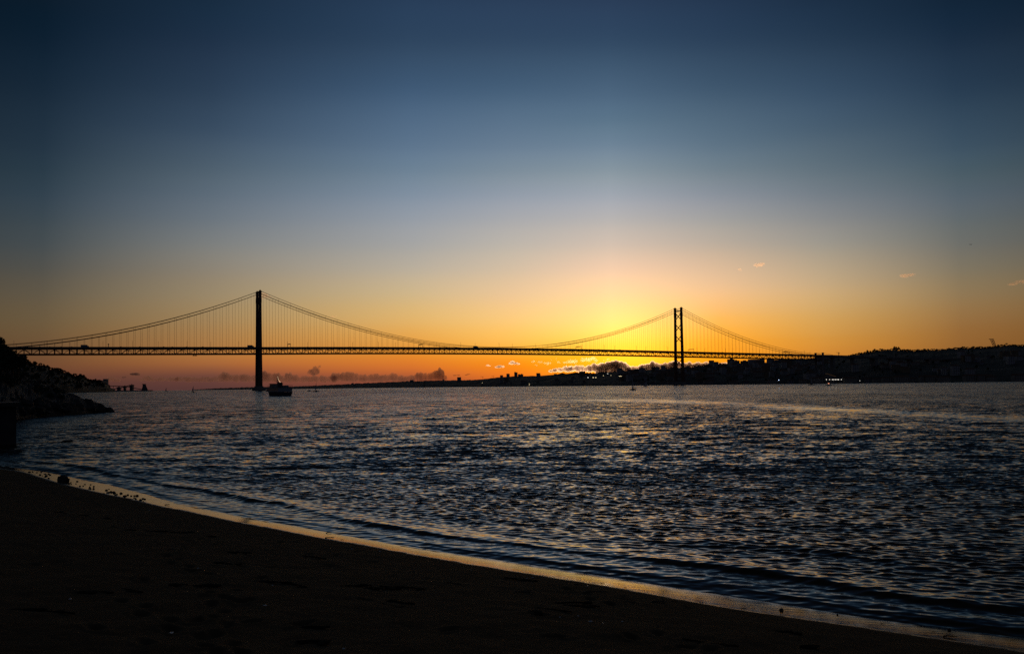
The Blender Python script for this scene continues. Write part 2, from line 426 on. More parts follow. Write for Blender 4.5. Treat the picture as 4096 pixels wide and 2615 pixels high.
def build_sand():
    th = np.radians(np.r_[np.linspace(-88, -37, 40), np.linspace(-36.5, 36.5, 620), np.linspace(37, 88, 40)])
    r = np.r_[np.linspace(.5, 4.5, 14), 1 / np.linspace(1 / 5.0, 1 / 95, 620)]
    R, T = np.meshgrid(r, th, indexing='ij'); X = R * np.sin(T); Y = R * np.cos(T)
    Z, a, s, arc = sand_height(X, Y)
    dry = smooth(.3, 1.6, a)
    Z = Z + dry * (.05 * (vnoise2(X * .9, Y * .9, 1) - .5) + .03 * (vnoise2(X * 2.7, Y * 2.7, 2) - .5) + .012 * (vnoise2(X * 8, Y * 8, 3) - .5))
    # footprints: trails of oval dents
    trails = []
    for k in range(9):
        p = np.array([rng.uniform(-16, 4), rng.uniform(7, 20)]); d = rad(rng.uniform(-25, 25)) + rad(135)
        for j in range(14):
            d += rng.normal() * .08
            p = p + np.array([math.cos(d), math.sin(d)]) * .62
            o = np.array([-math.sin(d), math.cos(d)]) * (.1 if j % 2 else -.1)
            trails.append((p[0] + o[0], p[1] + o[1], d))
    for fx, fy, d in trails + [(rng.uniform(-22, 6), rng.uniform(6, 26), rng.uniform(0, 6)) for _ in range(170)]:
        near = (np.abs(X - fx) < .6) & (np.abs(Y - fy) < .6)
        if not near.any(): continue
        dx = X[near] - fx; dy = Y[near] - fy
        u = (dx * math.cos(d) + dy * math.sin(d)) / .17; v = (-dx * math.sin(d) + dy * math.cos(d)) / .085
        q = u * u + v * v
        Z[near] += dry[near] * (-.05 * np.exp(-q) + .018 * np.exp(-(np.sqrt(q) - 1.7) ** 2 * 3))
    o = grid_mesh('sand_beach', X, Y, Z, s < 7, [sand_material()], [('inland', a)])
    tag(o, kind='structure'); return o


build_sand()


# ------------------------------------------------------------------ water
def water_material():
    m = bpy.data.materials.new('river_water'); m.use_nodes = True; nt = m.node_tree; N = nt.nodes; L = nt.links; b = N['Principled BSDF']
    b.inputs['Base Color'].default_value = (.014, .012, .008, 1); b.inputs['Roughness'].default_value = .03; b.inputs['IOR'].default_value = 1.28
    geo = N.new('ShaderNodeNewGeometry')
    ch = N.new('ShaderNodeAttribute'); ch.attribute_name = 'chop'; rf = N.new('ShaderNodeAttribute'); rf.attribute_name = 'ripple'

    def field(scale, stretch, detail, rot):
        mp = N.new('ShaderNodeMapping'); mp.inputs['Scale'].default_value = (scale * stretch, scale, scale); mp.inputs['Rotation'].default_value = (0, 0, rad(rot))
        L.new(geo.outputs['Position'], mp.inputs['Vector'])
        n = N.new('ShaderNodeTexNoise'); n.inputs['Scale'].default_value = 1; n.inputs['Detail'].default_value = detail; n.inputs['Roughness'].default_value = .6
        L.new(mp.outputs[0], n.inputs['Vector'])
        v = N.new('ShaderNodeVectorMath'); v.operation = 'SUBTRACT'; L.new(n.outputs['Color'], v.inputs[0]); v.inputs[1].default_value = (.5, .5, .5)
        return v.outputs[0]

    def mul(v, f):
        n = N.new('ShaderNodeVectorMath'); n.operation = 'MULTIPLY' if isinstance(f, tuple) else 'SCALE'
        L.new(v, n.inputs[0])
        if isinstance(f, tuple): n.inputs[1].default_value = f
        elif isinstance(f, float): n.inputs['Scale'].default_value = f
        else: L.new(f, n.inputs['Scale'])
        return n.outputs[0]

    def add(a, c):
        n = N.new('ShaderNodeVectorMath'); n.operation = 'ADD'; L.new(a, n.inputs[0]); L.new(c, n.inputs[1]); return n.outputs[0]

    rip = mul(mul(field(6.0, .8, 4, 20), (.7, .9, 0)), rf.outputs['Fac'])
    cho = mul(add(mul(field(2.4, .8, 4, 12), (.8, 1.1, 0)), mul(field(.5, .8, 3, -14), (.4, .75, 0))), ch.outputs['Fac'])
    big = mul(mul(field(.14, .8, 3, 8), (.2, .4, 0)), ch.outputs['Fac'])
    lean = N.new('ShaderNodeCombineXYZ'); lean.inputs[1].default_value = -.14       # wave fronts are steeper towards the beach
    v = add(add(add(geo.outputs['Normal'], rip), add(cho, big)), mul(lean.outputs[0], ch.outputs['Fac']))
    nn = N.new('ShaderNodeVectorMath'); nn.operation = 'NORMALIZE'; L.new(v, nn.inputs[0])
    L.new(nn.outputs[0], b.inputs['Normal'])
    return m


def build_water():
    th = np.radians(np.r_[np.linspace(-80, -34.5, 50), np.linspace(-34, 34, 1300), np.linspace(34.5, 80, 50)])
    inv = np.arange(1 / 11.0, 1 / 1500., -.2 / 903 / EYE)
    r = np.r_[1 / inv, np.geomspace(1600, 9500, 50)]
    R, T = np.meshgrid(r, th, indexing='ij'); X = R * np.sin(T); Y = R * np.cos(T)
    dr = np.gradient(r)[:, None] * np.ones_like(X)
    near = R < 140
    s = np.full(X.shape, 60.0); b = np.full(X.shape, 61.0); arc = np.zeros(X.shape)
    k = near
    s[k], arc[k] = sdist(X[k], Y[k], WL); b[k], _ = sdist(X[k], Y[k], DL)
    calm = smooth(0.0, 6.0, s) * .72 + .28
    calm *= .7 + .3 * smooth(-26, -8, X + 0 * Y - .0 * Y) + np.where(X < -26, .0, 0)
    calm = np.maximum(calm, .12)
    gust = .82 + .36 * vnoise2(X / 7 + 3, Y / 9, 5)
    Z = np.zeros(X.shape); DX = np.zeros(X.shape); DY = np.zeros(X.shape); lost = np.zeros(X.shape)
    NW = 96; lam = np.geomspace(.17, 8.0, NW); ph = rng.uniform(0, 6.283, NW)
    dirs = rad(252) + rng.normal(size=NW) * rad(29)
    for l, p, d in zip(lam, ph, dirs):
        kx, ky = math.cos(d) * 2 * math.pi / l, math.sin(d) * 2 * math.pi / l; kk = 2 * math.pi / l
        wt = math.exp(-((math.log(l) - math.log(.36)) / .75) ** 2)
        slope = .050 * wt + .008
        A = slope / kk
        cr = np.maximum(np.abs(np.sin(T[0]) * math.cos(d) + np.cos(T[0]) * math.sin(d)), .12)[None, :]
        fl = smooth(1.9, 3.6, l / (dr * cr)) * smooth(2.0, 4.0, l / (R * .00092))
        rows = np.where(fl.max(1) > 0)[0]
        lost += (slope ** 2 / 2) * (1 - fl ** 2)
        if len(rows) == 0: continue
        q = slice(rows[0], rows[-1] + 1)
        c = kx * X[q] + ky * Y[q] + p
        amp = A * fl[q] * calm[q] * gust[q]
        Z[q] += amp * np.cos(c); sn = np.sin(c) * amp * .75
        DX[q] -= sn * math.cos(d); DY[q] -= sn * math.sin(d)
    # wavelets rolling on to the sand
    jit = lambda f, sd_: vnoise(arc * f, sd_) - .5
    for s0, wf, wb, hh, sdn in ((1.9, .20, .75, .08, 1), (.5, .10, .5, .018, 2), (4.4, .5, 1.1, .045, 3)):
        c0 = s0 * (1 + .5 * jit(.16, sdn) + .2 * jit(.5, sdn + 9) + .03 * jit(1.9, sdn + 21))
        e = s - c0
        g = np.where(e < 0, np.exp(-(e / wf) ** 2), np.exp(-(e / wb) ** 2))
        ah = hh * (.2 + 1.35 * vnoise(arc * .17 + 5, sdn + 3)) * (.8 + .4 * vnoise(arc * 1.3, sdn + 40))
        ah = ah * (1 + .7 * smooth(-2, 7, X))
        Z = np.where(near, Z + g * ah, Z)
    wet = np.clip(b - np.maximum(s, 0), .1, 3)
    zs = -.78 * np.interp(X, [-17, -8, 4, 8], [.045, .10, .148, .145]) * wet
    Z = Z + np.where(near, zs * np.exp(-np.maximum(s, 0) / 1.4) + .012 * (1 - np.exp(-np.maximum(s, 0) / .15)) - .004 + .03 * np.minimum(s, 0), 0)
    Z = Z + curve_drop(R)
    # wind slick: a smoother band far out
    SL = np.array([ground(x, y)[:2] for x, y in ((2450, 1599), (2610, 1604), (2800, 1610), (3000, 1616), (3150, 1627), (3300, 1636), (3450, 1642), (3600, 1649), (3800, 1661), (4300, 1690))])
    slick = np.zeros(X.shape); m = (R > 90) & (R < 600)
    ds, _ = sdist(X[m], Y[m], SL)
    slick[m] = np.exp(-(np.abs(ds) / (.045 * R[m])) ** 2) * (.4 + .6 * vnoise2(X[m] / 11, Y[m] / 30, 9))
    chop = np.sqrt(lost) * 5.0 * (.8 + .4 * vnoise2(X / 25, Y / 50, 6) * (.5 + vnoise2(X / 130, Y / 260, 7))) * (1 - .92 * np.minimum(slick, 1))
    ripple = .16 * np.clip(calm, .3, 1) * (1 - .5 * slick) + .26 * np.exp(-np.abs(s - 1.3) / .9) * (.5 + vnoise2(X * 1.1, Y * 1.1, 12))
    ripple = np.where(near, ripple, .12)
    o = grid_mesh('water', X + DX, Y + DY, Z, (s > -.12), [water_material()], [('chop', chop), ('ripple', ripple)])
    tag(o, kind='structure')
    return o


build_water()
# river bed under the water, reaching the horizon
mb = MB(); mb.add([(-12000, 60, -6), (12000, 60, -6), (12000, 12000, -40), (-12000, 12000, -40)], [(0, 1, 2, 3)])
mb.add([(-12000, -3000, -6.2), (12000, -3000, -6.2), (12000, 60, -6.01), (-12000, 60, -6.01)], [(0, 1, 2, 3)])
tag(mb.build('river_bed', LAND), kind='structure')
mb = MB(); mb.add([(-400, -300, 2.9), (400, -300, 2.9), (400, -.1, 2.25), (-400, -.1, 2.25)], [(0, 1, 2, 3)])
tag(mb.build('ground', mat('dry_sand', (.1, .07, .045), 1, .3, 1)), kind='structure')


# ------------------------------------------------------------------ land
class Land:
    """a shore that rises to a ridge: columns of (px, ridge row, shore depth, ridge depth)"""
    def __init__(s, name, cols, material=LAND, power=.85, step=8, nt=14, rough=5.0, freq=.01, back=1.25, base=-1.0, jag=0.0):
        c = np.array(cols, float); s.c = c; s.power = power
        px = np.arange(c[0, 0], c[-1, 0] + .1, step); mb = MB(); n = nt + 3
        for i, x in enumerate(px):
            for t in np.r_[np.linspace(0, 1, nt), 1.06, 1.15, back]:
                p = s.pt(x, min(t, 1.0)); p = p + np.array([0, 0, jag * t * (mnoise.fractal(Vector((x * .09, 2.7, 0)), 1.0, 2.0, 4) + .35 * math.copysign(1, mnoise.noise(Vector((x * .31, 9.2, 0)))))])
                if t > 1:
                    q = s.pt(x, 1.0); Y = q[1] + (t - 1) * max(q[1] * .8, 60) ; k = Y / q[1]
                    p = np.array([q[0] * k, Y, q[2] * (1 - (t - 1) / (back - 1)) ** 1.2 + curve_drop(Y) * 0])
                z = p[2] + rough * mnoise.fractal(Vector((p[0], p[1], 3)) * freq, 1.0, 2.0, 4) * (0 < t < 1)
                mb.v.append((p[0], p[1], z if t > 0 else base + curve_drop(p[1])))
        m = len(px)
        for i in range(m - 1):
            for j in range(n - 1):
                a = i * n + j; mb.f.append((a, a + n, a + n + 1, a + 1))
        s.o = tag(mb.build(name, material), kind='structure')

    def pt(s, px, t):
        c = s.c; f = lambda k: np.interp(px, c[:, 0], c[:, k])
        yr, Y0, Y1 = f(1), f(2), f(3)
        top = at(px, yr, Y1); a = math.atan2(top[0], top[1])
        Y = Y0 + (Y1 - Y0) * t; x = top[0] / top[1] * Y
        z0 = .6 + curve_drop(Y0)
        return np.array([x, Y, z0 + (top[2] - z0) * t ** s.power])


north = Land('north_shore_hill', [(1700, 1522, 6400, 7600), (1800, 1521, 5600, 6800), (1850, 1520, 5300, 6500), (1900, 1519, 4900, 6000), (1950, 1514, 4500, 5600), (2000, 1508, 4200, 5200), (2050, 1505, 3900, 4900),
    (2100, 1504, 3700, 4700), (2150, 1503, 3500, 4500), (2210, 1500, 3300, 4300), (2330, 1497, 3000, 4000), (2400, 1491, 2850, 3800), (2450, 1486, 2800, 3700), (2500, 1484, 2750, 3600),
    (2560, 1479, 2700, 3500), (2650, 1476, 2600, 3400), (2700, 1472, 2550, 3350), (2780, 1468, 2500, 3300), (2830, 1462, 2450, 3300), (2900, 1454, 2450, 3300), (2960, 1452, 2400, 3300), (3060, 1450, 2350, 3300),
    (3200, 1438, 2300, 3300), (3270, 1430, 2280, 3300), (3340, 1426, 2250, 3300), (3400, 1423, 2220, 3300), (3440, 1416, 2200, 3300), (3470, 1412, 2200, 3300), (3520, 1403, 2180, 3300), (3580, 1400, 2150, 3300),
    (3640, 1404, 2150, 3300), (3700, 1402, 2120, 3300), (3760, 1401, 2100, 3300), (3830, 1395, 2080, 3300), (3950, 1391, 2050, 3300), (4020, 1383, 2030, 3300), (4096, 1384, 2000, 3300), (4500, 1375, 1900, 3200)], jag=1.2)
coast = Land('west_coast', [(775, 1559, 9000, 9400), (800, 1556.5, 9000, 9500), (830, 1554.5, 9000, 9500), (905, 1551, 8900, 9500), (1000, 1548, 8800, 9500), (1150, 1546, 8500, 9400), (1240, 1543, 8200, 9300), (1300, 1540, 8000, 9200),
    (1390, 1536, 7700, 9000), (1430, 1533, 7500, 8800), (1500, 1530, 7300, 8600), (1580, 1527, 7000, 8400), (1640, 1524, 6700, 8200), (1750, 1522, 6300, 8000), (1850, 1520, 5900, 7800), (2000, 1518, 5600, 7600)], nt=8, step=3, jag=3.6)
sintra = Land('far_mountains', [(2120, 1506, 9000, 9400), (2180, 1501, 9000, 9400), (2228, 1497, 9000, 9400), (2251, 1490, 9000, 9400), (2262, 1495, 9000, 9400), (2285, 1492, 9000, 9400), (2305, 1488, 9000, 9400), (2318, 1491, 9000, 9400), (2360, 1492, 9000, 9400), (2480, 1496, 9000, 9400)], nt=6)
south = Land('south_bank_cliff', [(-500, 1440, 1480, 1700), (0, 1452, 1500, 1760), (100, 1455, 1560, 1830), (130, 1459, 1600, 1860), (148, 1463, 1630, 1880), (190, 1467, 1680, 1920), (197, 1477, 1690, 1930), (225, 1480, 1720, 1960), (245, 1486, 1760, 1990), (275, 1494, 1800, 2030), (290, 1502, 1840, 2050),
    (330, 1507, 1920, 2120), (345, 1518, 1960, 2150), (365, 1524, 2010, 2200), (420, 1527, 2150, 2300), (430, 1542, 2180, 2320), (445, 1556, 2230, 2350), (462, 1562, 2300, 2400)], power=.5)


def zbase(px, Y): return at(px, 1500, Y)[0]


# ---- trees: one of each kind, then copies
def far_tree(kind):
    mb = MB(); tr = MB()
    if kind == 'round':
        tr.tube([(0, 0, -1), (.1, 0, 3), (0, .1, 6)], .35, 6, .2)
        for c, r in (((0, 0, 6.5), 3), ((1.9, .4, 5.6), 2.2), ((-1.8, -.5, 5.4), 2.3), ((.3, 1.6, 5.9), 2.1), ((.2, -.8, 8.2), 2)): mb.leaves(c, r, r, r * .8, 60, .75)
    elif kind == 'pine':
        tr.tube([(0, 0, -1), (.2, 0, 5), (.1, .1, 9)], .35, 6, .15)
        for c, r in (((0, 0, 9), 3.2), ((2.2, .5, 8.4), 2.2), ((-2.1, -.5, 8.2), 2.1)): mb.leaves(c, r, r, r * .45, 70, .7)
    else:
        tr.tube([(0, 0, -1), (0, 0, 6), (0, 0, 13)], .3, 6, .08)
        for k in range(9):
            z = 2 + k * 1.3; mb.leaves((0, 0, z), 2.4 - k * .23, 2.4 - k * .23, .5, 28, .6)
    v, f = tr.v, tr.f; nf = len(f); mb2 = MB(); mb2.v = list(v); mb2.f = list(f); mb2.add(mb.v, mb.f)
    me = mb2.mesh(kind + '_tree', [BARK, LEAF])
    me.polygons.foreach_set('material_index', [0] * nf + [1] * (len(me.polygons) - nf))
    return me


TREES = {k: far_tree(k) for k in ('round', 'pine', 'spire')}


def put_tree(kind, name, p, sc, label, group):
    o = bpy.data.objects.new(name, TREES[kind]); COL.objects.link(o); o.location = p
    o.scale = (sc * random.uniform(.85, 1.2), sc * random.uniform(.85, 1.2), sc * random.uniform(.85, 1.2)); o.rotation_euler = (0, 0, random.uniform(0, 6.3))
    return tag(o, label, 'tree', group)


x = 3395
while x < 4130:
    k = random.choice(('round', 'round', 'round', 'pine')); p = north.pt(x, random.choice((1, .985, .97)))
    put_tree(k, 'hilltop_tree', p - np.array([0, 0, 4.5]), random.uniform(.75, 1.2), 'dark bushy tree on the wooded crest right of the bridge end', 'trees along the crest of the right hill')
    x += random.uniform(2.2, 5)
for x, s in ((3498, 1.7), (3585, 1.5), (3595, 1.4), (3470, 1.3), (3577, 1.5)):
    put_tree('round', 'hilltop_tree', north.pt(x, 1) - np.array([0, 0, 3]), s, 'larger round tree standing above the wooded crest of the right hill', 'taller trees on the crest of the right hill')
x = 2340
while x < 2900:
    put_tree(random.choice(('round', 'pine')), 'ridge_tree', north.pt(x, random.choice((1, .97))) - np.array([0, 0, 3]), random.uniform(.6, 1.1), 'dark tree on the ridge line behind the far tower', 'trees along the ridge behind the far tower')
    x += random.uniform(6, 15)
for x, s in ((2424, 1.3), (2399, .95), (2501, 1.35), (2586, 1.0), (2645, .9)):
    put_tree('spire', 'norfolk_pine', north.pt(x, 1) - np.array([0, 0, 2]), s, 'tall pointed conifer rising above the ridge left of the far tower', 'pointed conifers on the ridge')
x = 60
while x < 440:
    t = 1 if x < 370 else .95
    put_tree(random.choice(('round', 'round', 'pine')), 'cliff_tree', south.pt(x, t) - np.array([0, 0, 4.5]), random.uniform(.6, 1.1), 'dark scrubby tree on the edge of the left cliff top', 'trees along the left cliff top')
    x += random.uniform(3, 7)
for x in (118, 137, 143, 243):
    put_tree('round', 'cliff_tree', south.pt(x, 1) - np.array([0, 0, 2]), .95, 'taller tree standing clear of the left cliff top', 'taller trees on the left cliff top')
for _ in range(110):
    x = random.uniform(2500, 4090); t = random.uniform(.05, .8)
    put_tree('round', 'hillside_tree', north.pt(x, t) - np.array([0, 0, 1.5]), random.uniform(.7, 1.2), 'dark tree among the houses of the far hillside', 'trees among the hillside houses')
for _ in range(170):
    x = random.uniform(70, 425); t = random.uniform(.03, .97)
    put_tree('round', 'slope_tree', south.pt(x, t) - np.array([0, 0, 3]), random.uniform(.6, 1.1), 'dark tree on the shaded face of the left cliff', 'trees on the slope of the left cliff')
# palm on the ridge
pt = north.pt(2477, 1); palm = empty('palm_tree', pt - np.array([0, 0, 1]), 'single palm with a bare trunk above the ridge between the bridge towers', 'palm tree')
mb = MB(); mb.tube([(0, 0, 0), (.3, 0, 6), (.2, 0, 12)], .35, 6, .25); mb.build('trunk', BARK, palm)
mb = MB()
for k in range(16):
    a = k * 6.283 / 16; pr = (.2, 0, 12)
    for j in range(1, 5):
        q = (.2 + math.cos(a) * j * .75, math.sin(a) * j * .75, 12 + 1.1 * math.sin(j * .75) - (.0 if k % 2 else .35) * j * .5)
        mb.beam(pr, q, .7 - j * .1, .08); pr = q
mb.build('crown', LEAF, palm)


# ------------------------------------------------------------------ buildings
def house_mesh(w, d, h, wall, storeys, cols_):
    mb = MB(); mb.box((0, 0, h / 2 - 3), (w, d, h + 6)); nf = len(mb.f)
    g = MB()
    for i in range(storeys):
        for j in range(cols_):
            g.box((-w / 2 + (j + .5) * w / cols_, -d / 2, (i + .55) * h / storeys), (w / cols_ * .4, .16, h / storeys * .5))
    rf = MB(); rf.prism([(-w / 2 - .4, -d / 2 - .4, h + .02), (-w / 2 - .4, d / 2 + .4, h + .02), (-w / 2 - .4, 0, h + d * .22)], (0, 0, 0), (w + .8, 0, 0))
    n2 = len(g.f); mb.add(g.v, g.f); mb.add(rf.v, rf.f)
    me = mb.mesh('house', [wall, GLASSD, ROOFM]); me.polygons.foreach_set('material_index', [0] * nf + [1] * n2 + [2] * (len(me.polygons) - nf - n2))
    return me


HOUSES = [house_mesh(w, d, h, WALLS[i % 4], s, c) for i, (w, d, h, s, c) in enumerate(((12, 10, 8, 2, 3), (16, 11, 12, 4, 4), (20, 12, 15, 5, 5), (10, 9, 6, 2, 2), (26, 12, 9, 3, 6), (14, 12, 18, 6, 3)))]


def put_house(p, k, label, group, sc=1.0, rz=None):
    o = bpy.data.objects.new('hillside_house', HOUSES[k]); COL.objects.link(o); o.location = p; o.scale = (sc,) * 3
    o.rotation_euler = (0, 0, rad(random.uniform(-25, 25)) if rz is None else rz); return tag(o, label, 'house', group)


for _ in range(230):
    x = random.choice((random.uniform(2480, 3300), random.uniform(2480, 4090))); t = random.uniform(.12, .82) if x < 3300 else random.uniform(.05, .55)
    put_house(north.pt(x, t), random.randrange(6), 'dim house among the terraces of the far hillside', 'houses on the far hillside', random.uniform(.8, 1.25))
for _ in range(22):
    x = random.uniform(1960, 2480); t = random.uniform(.1, .95)
    put_house(north.pt(x, t), random.randrange(6), 'small distant house on the low shore between the bridge towers', 'houses on the low shore between the towers', random.uniform(.8, 1.2))
for _ in range(34):
    x = random.uniform(1180, 1960); p = coast.pt(x, random.uniform(.55, 1))
    put_house(p - np.array([0, 0, 4]), random.choice((0, 1, 3, 4)), 'faint distant building on the low coast under the bridge', 'buildings on the low coast', random.uniform(.7, 1.05))
for x in np.arange(2560, 4090, 47.0):
    if random.random() < .75:
        put_house(north.pt(x + random.uniform(-15, 15), .01), random.choice((3, 4, 4)), 'low waterfront shed on the far quay', 'sheds along the far waterfront', random.uniform(.8, 1.3), 0)


def block(x0, x1, y0, y1, Y, label, wall, storeys, cols_, depth=18, steps=()):
    """an apartment block filling photo columns x0-x1 and rows y0 (top) - y1 at depth Y"""
    a = at(x0, y1, Y); b = at(x1, y0, Y); w = b[0] - a[0]; h = b[2] - a[2]
    e = empty('apartment_block', ((a[0] + b[0]) / 2, Y, a[2]), label, 'building')
    mb = MB(); mb.box((0, 0, h / 2 - 8), (w, depth, h + 16)); nf = len(mb.f)
    for i in range(storeys):
        for j in range(cols_): mb.box((-w / 2 + (j + .5) * w / cols_, -depth / 2, (i + .5) * h / storeys), (w / cols_ * .5, .2, h / storeys * .45))
    wo = mb.build('wall', [wall, GLASSD], e); wo.data.polygons.foreach_set('material_index', [0] * nf + [1] * (len(mb.f) - nf))
    mb = MB(); mb.box((0, 0, h + .25), (w + .6, depth + .6, .5))
    for sx, sw, shh in steps: mb.box((sx * w, 0, h + .5 + shh / 2), (sw * w, depth * .6, shh))
    mb.build('roof', CONC, e)
    return e


block(1829, 1844, 1508, 1522, 6300, 'square dark block alone on the low skyline between the towers', WALLS[3], 5, 4, 24)
block(2057, 2070, 1489, 1505, 4800, 'tall narrow block standing out on the skyline left of the golden cloud', WALLS[3], 7, 3, 18, ((-.25, .3, 3),))
block(2072, 2093, 1497, 1506, 4790, 'long low block beside the tall narrow block on the skyline', WALLS[0], 4, 7, 18, ((.2, .25, 3), (-.3, .2, 2)))
block(1640, 1654, 1519.5, 1526, 7900, 'small flat roofed block on the faint coast ridge', WALLS[3], 3, 4, 20)
block(1770, 1777, 1516.5, 1522, 7600, 'tiny block on the coast ridge, left of the square dark block', WALLS[3], 3, 2, 20)
block(2216, 2227, 1495, 1502, 4250, 'pale small block on the ridge below the wispy bright clouds', WALLS[1], 3, 4, 16)
block(2833, 2870, 1455, 1468, 3300, 'wide low block right of the far tower, lowest of the ridge blocks', WALLS[0], 4, 8, 18, ((.2, .3, 3),))
block(2911, 2936, 1437, 1458, 3300, 'stepped apartment block below the deck right of the far tower', WALLS[3], 7, 5, 18, ((.1, .4, 3),))
block(2939, 2956, 1442, 1458, 3320, 'middle height apartment block beside the stepped block under the deck', WALLS[0], 5, 4, 18, ((-.2, .3, 2.5),))
block(2964, 2992, 1443.5, 1458, 3310, 'brown apartment block left of the tall pale slab', WALLS[2], 5, 6, 18, ((0, .35, 2.5),))
block(2994, 3056, 1437, 1458, 3260, 'wide pale apartment slab just under the bridge deck', WALLS[1], 7, 12, 18)
block(3069, 3170, 1438, 1452, 3280, 'long grey apartment block under the right end of the deck', WALLS[3], 5, 16, 18, ((.1, .12, 3), (-.3, .1, 2)))
block(3172, 3262, 1436, 1450, 3290, 'long cream apartment block next to the cable portal', WALLS[0], 5, 14, 18, ((-.1, .12, 3),))
block(3218, 3258, 1494, 1510, 2380, 'broad pale waterfront building below the cable portal', WALLS[1], 4, 8, 25)
block(3436, 3450, 1449, 1477, 2950, 'pale tall narrow block between the viaduct pillars', WALLS[1], 8, 3, 16)
block(375, 417, 1522, 1540, 2260, 'flat topped building at the end of the left cliff', WALLS[3], 3, 8, 30)
block(417, 429, 1516, 1545, 2300, 'square tower at the right end of the left cliff', WALLS[3], 6, 2, 14)
block(3625, 3660, 1422, 1432, 3050, 'pale low building on the wooded slope above the viaduct', WALLS[1], 2, 6, 20)

# ------------------------------------------------------------------ bridge
NT = np.array([-481.6, 1717.0]); FT = np.array([408.4, 2209.0]); SPAN = float(np.linalg.norm(FT - NT))
AX = (FT - NT) / SPAN; PX_ = np.array([-AX[1], AX[0]])


def B(s, l, z): return Vector((NT[0] + AX[0] * s + PX_[0] * l, NT[1] + AX[1] * s + PX_[1] * l, z))


DECK_S = [-620, -483, 0, SPAN / 2, SPAN, SPAN + 483, SPAN + 560]; DECK_Z = [74.5, 77.0, 81.5, 85.0, 81.5, 76.0, 73.5]


def deck_z(s):
    if s <= 0: return 81.5 + (s / 483) * 4.5
    if s >= SPAN: return 81.5 - ((s - SPAN) / 483) * 5.5
    return 85.0 - 3.5 * ((s - SPAN / 2) / (SPAN / 2)) ** 2


def cable_z(s, top, mid):
    if s < 0 or s > SPAN:
        q = -s if s < 0 else s - SPAN; return top - .4189 * q + 3.91e-4 * q * q
    return mid + (top - mid) * ((s - SPAN / 2) / (SPAN / 2)) ** 2


bridge = empty('suspension_bridge', B(SPAN / 2, 0, 0), 'long dark suspension bridge with two towers spanning the river', 'bridge')
BI = bridge.matrix_world  # identity until updated; children get parent inverse
OFF = Vector(bridge.location)


def bpart(mb, name, m, parent=None, smooth=False):
    base = OFF
    if parent is not None and parent is not bridge: base = OFF + Vector(parent.location) if parent.parent else Vector(parent.location)
    mb.v = [tuple(Vector(v) - OFF) for v in mb.v]
    return mb.build(name, m, parent or bridge, smooth)


PANEL = SPAN / 88
S0, S1 = -56, 88 + 42
dk = MB(); rl = MB(); low = MB()
ss = [i * PANEL for i in range(S0, S1 + 1)]
for a, b in zip(ss[:-1], ss[1:]):
    za, zb = deck_z(a), deck_z(b)
    dk.hexa([B(a, -12.6, za - 2.2), B(b, -12.6, zb - 2.2), B(b, 12.6, zb - 2.2), B(a, 12.6, za - 2.2), B(a, -12.6, za), B(b, -12.6, zb), B(b, 12.6, zb), B(a, 12.6, za)])
    for l in (-12.3, 12.3, 0):
        rl.hexa([B(a, l - .15, za + .01), B(b, l - .15, zb + .01), B(b, l + .15, zb + .01), B(a, l + .15, za + .01), B(a, l - .15, za + 1.0), B(b, l - .15, zb + 1.0), B(b, l + .15, zb + 1.0), B(a, l + .15, za + 1.0)])
    low.hexa([B(a, -10.4, za - 12.0), B(b, -10.4, zb - 12.0), B(b, 10.4, zb - 12.0), B(a, 10.4, za - 12.0), B(a, -10.4, za - 10.6), B(b, -10.4, zb - 10.6), B(b, 10.4, zb - 10.6), B(a, 10.4, za - 10.6)])
deck = bpart(dk, 'deck', ROADM); bpart(rl, 'railing', CONC, deck); bpart(low, 'railway_deck', STEEL)
for l in (-11.8, 11.8):
    tr = MB()
    for i in range(S0, S1):
        a, b = i * PANEL, (i + 1) * PANEL; za, zb = deck_z(a), deck_z(b)
        tr.beam(B(a, l, za - 12.4), B(b, l, zb - 12.4), 1.0, 1.5); tr.beam(B(a, l, za - 2.8), B(b, l, zb - 2.8), .9, 1.0)
        tr.beam(B(a, l, za - 5.2), B(b, l, zb - 5.2), .3, .35)
        tr.beam(B(a, l, za - 12.0), B(a, l, za - 2.6), 1.0, 1.0)
        if i % 2 == 0: tr.beam(B(a, l, za - 3.0), B(b, l, zb - 12.0), .75, .75)
        else: tr.beam(B(a, l, za - 12.0), B(b, l, zb - 3.0), .75, .75)
    bpart(tr, 'stiffening_truss', STEEL)
cb = MB()
for i in range(S0, S1):
    a = i * PANEL; za = deck_z(a); cb.beam(B(a, -11.3, za - 12.3), B(a, 11.3, za - 12.3), .8, 1.0); cb.beam(B(a, -11.3, za - 3), B(a, 11.3, za - 3), .7, .9)
bpart(cb, 'cross_girders', STEEL)
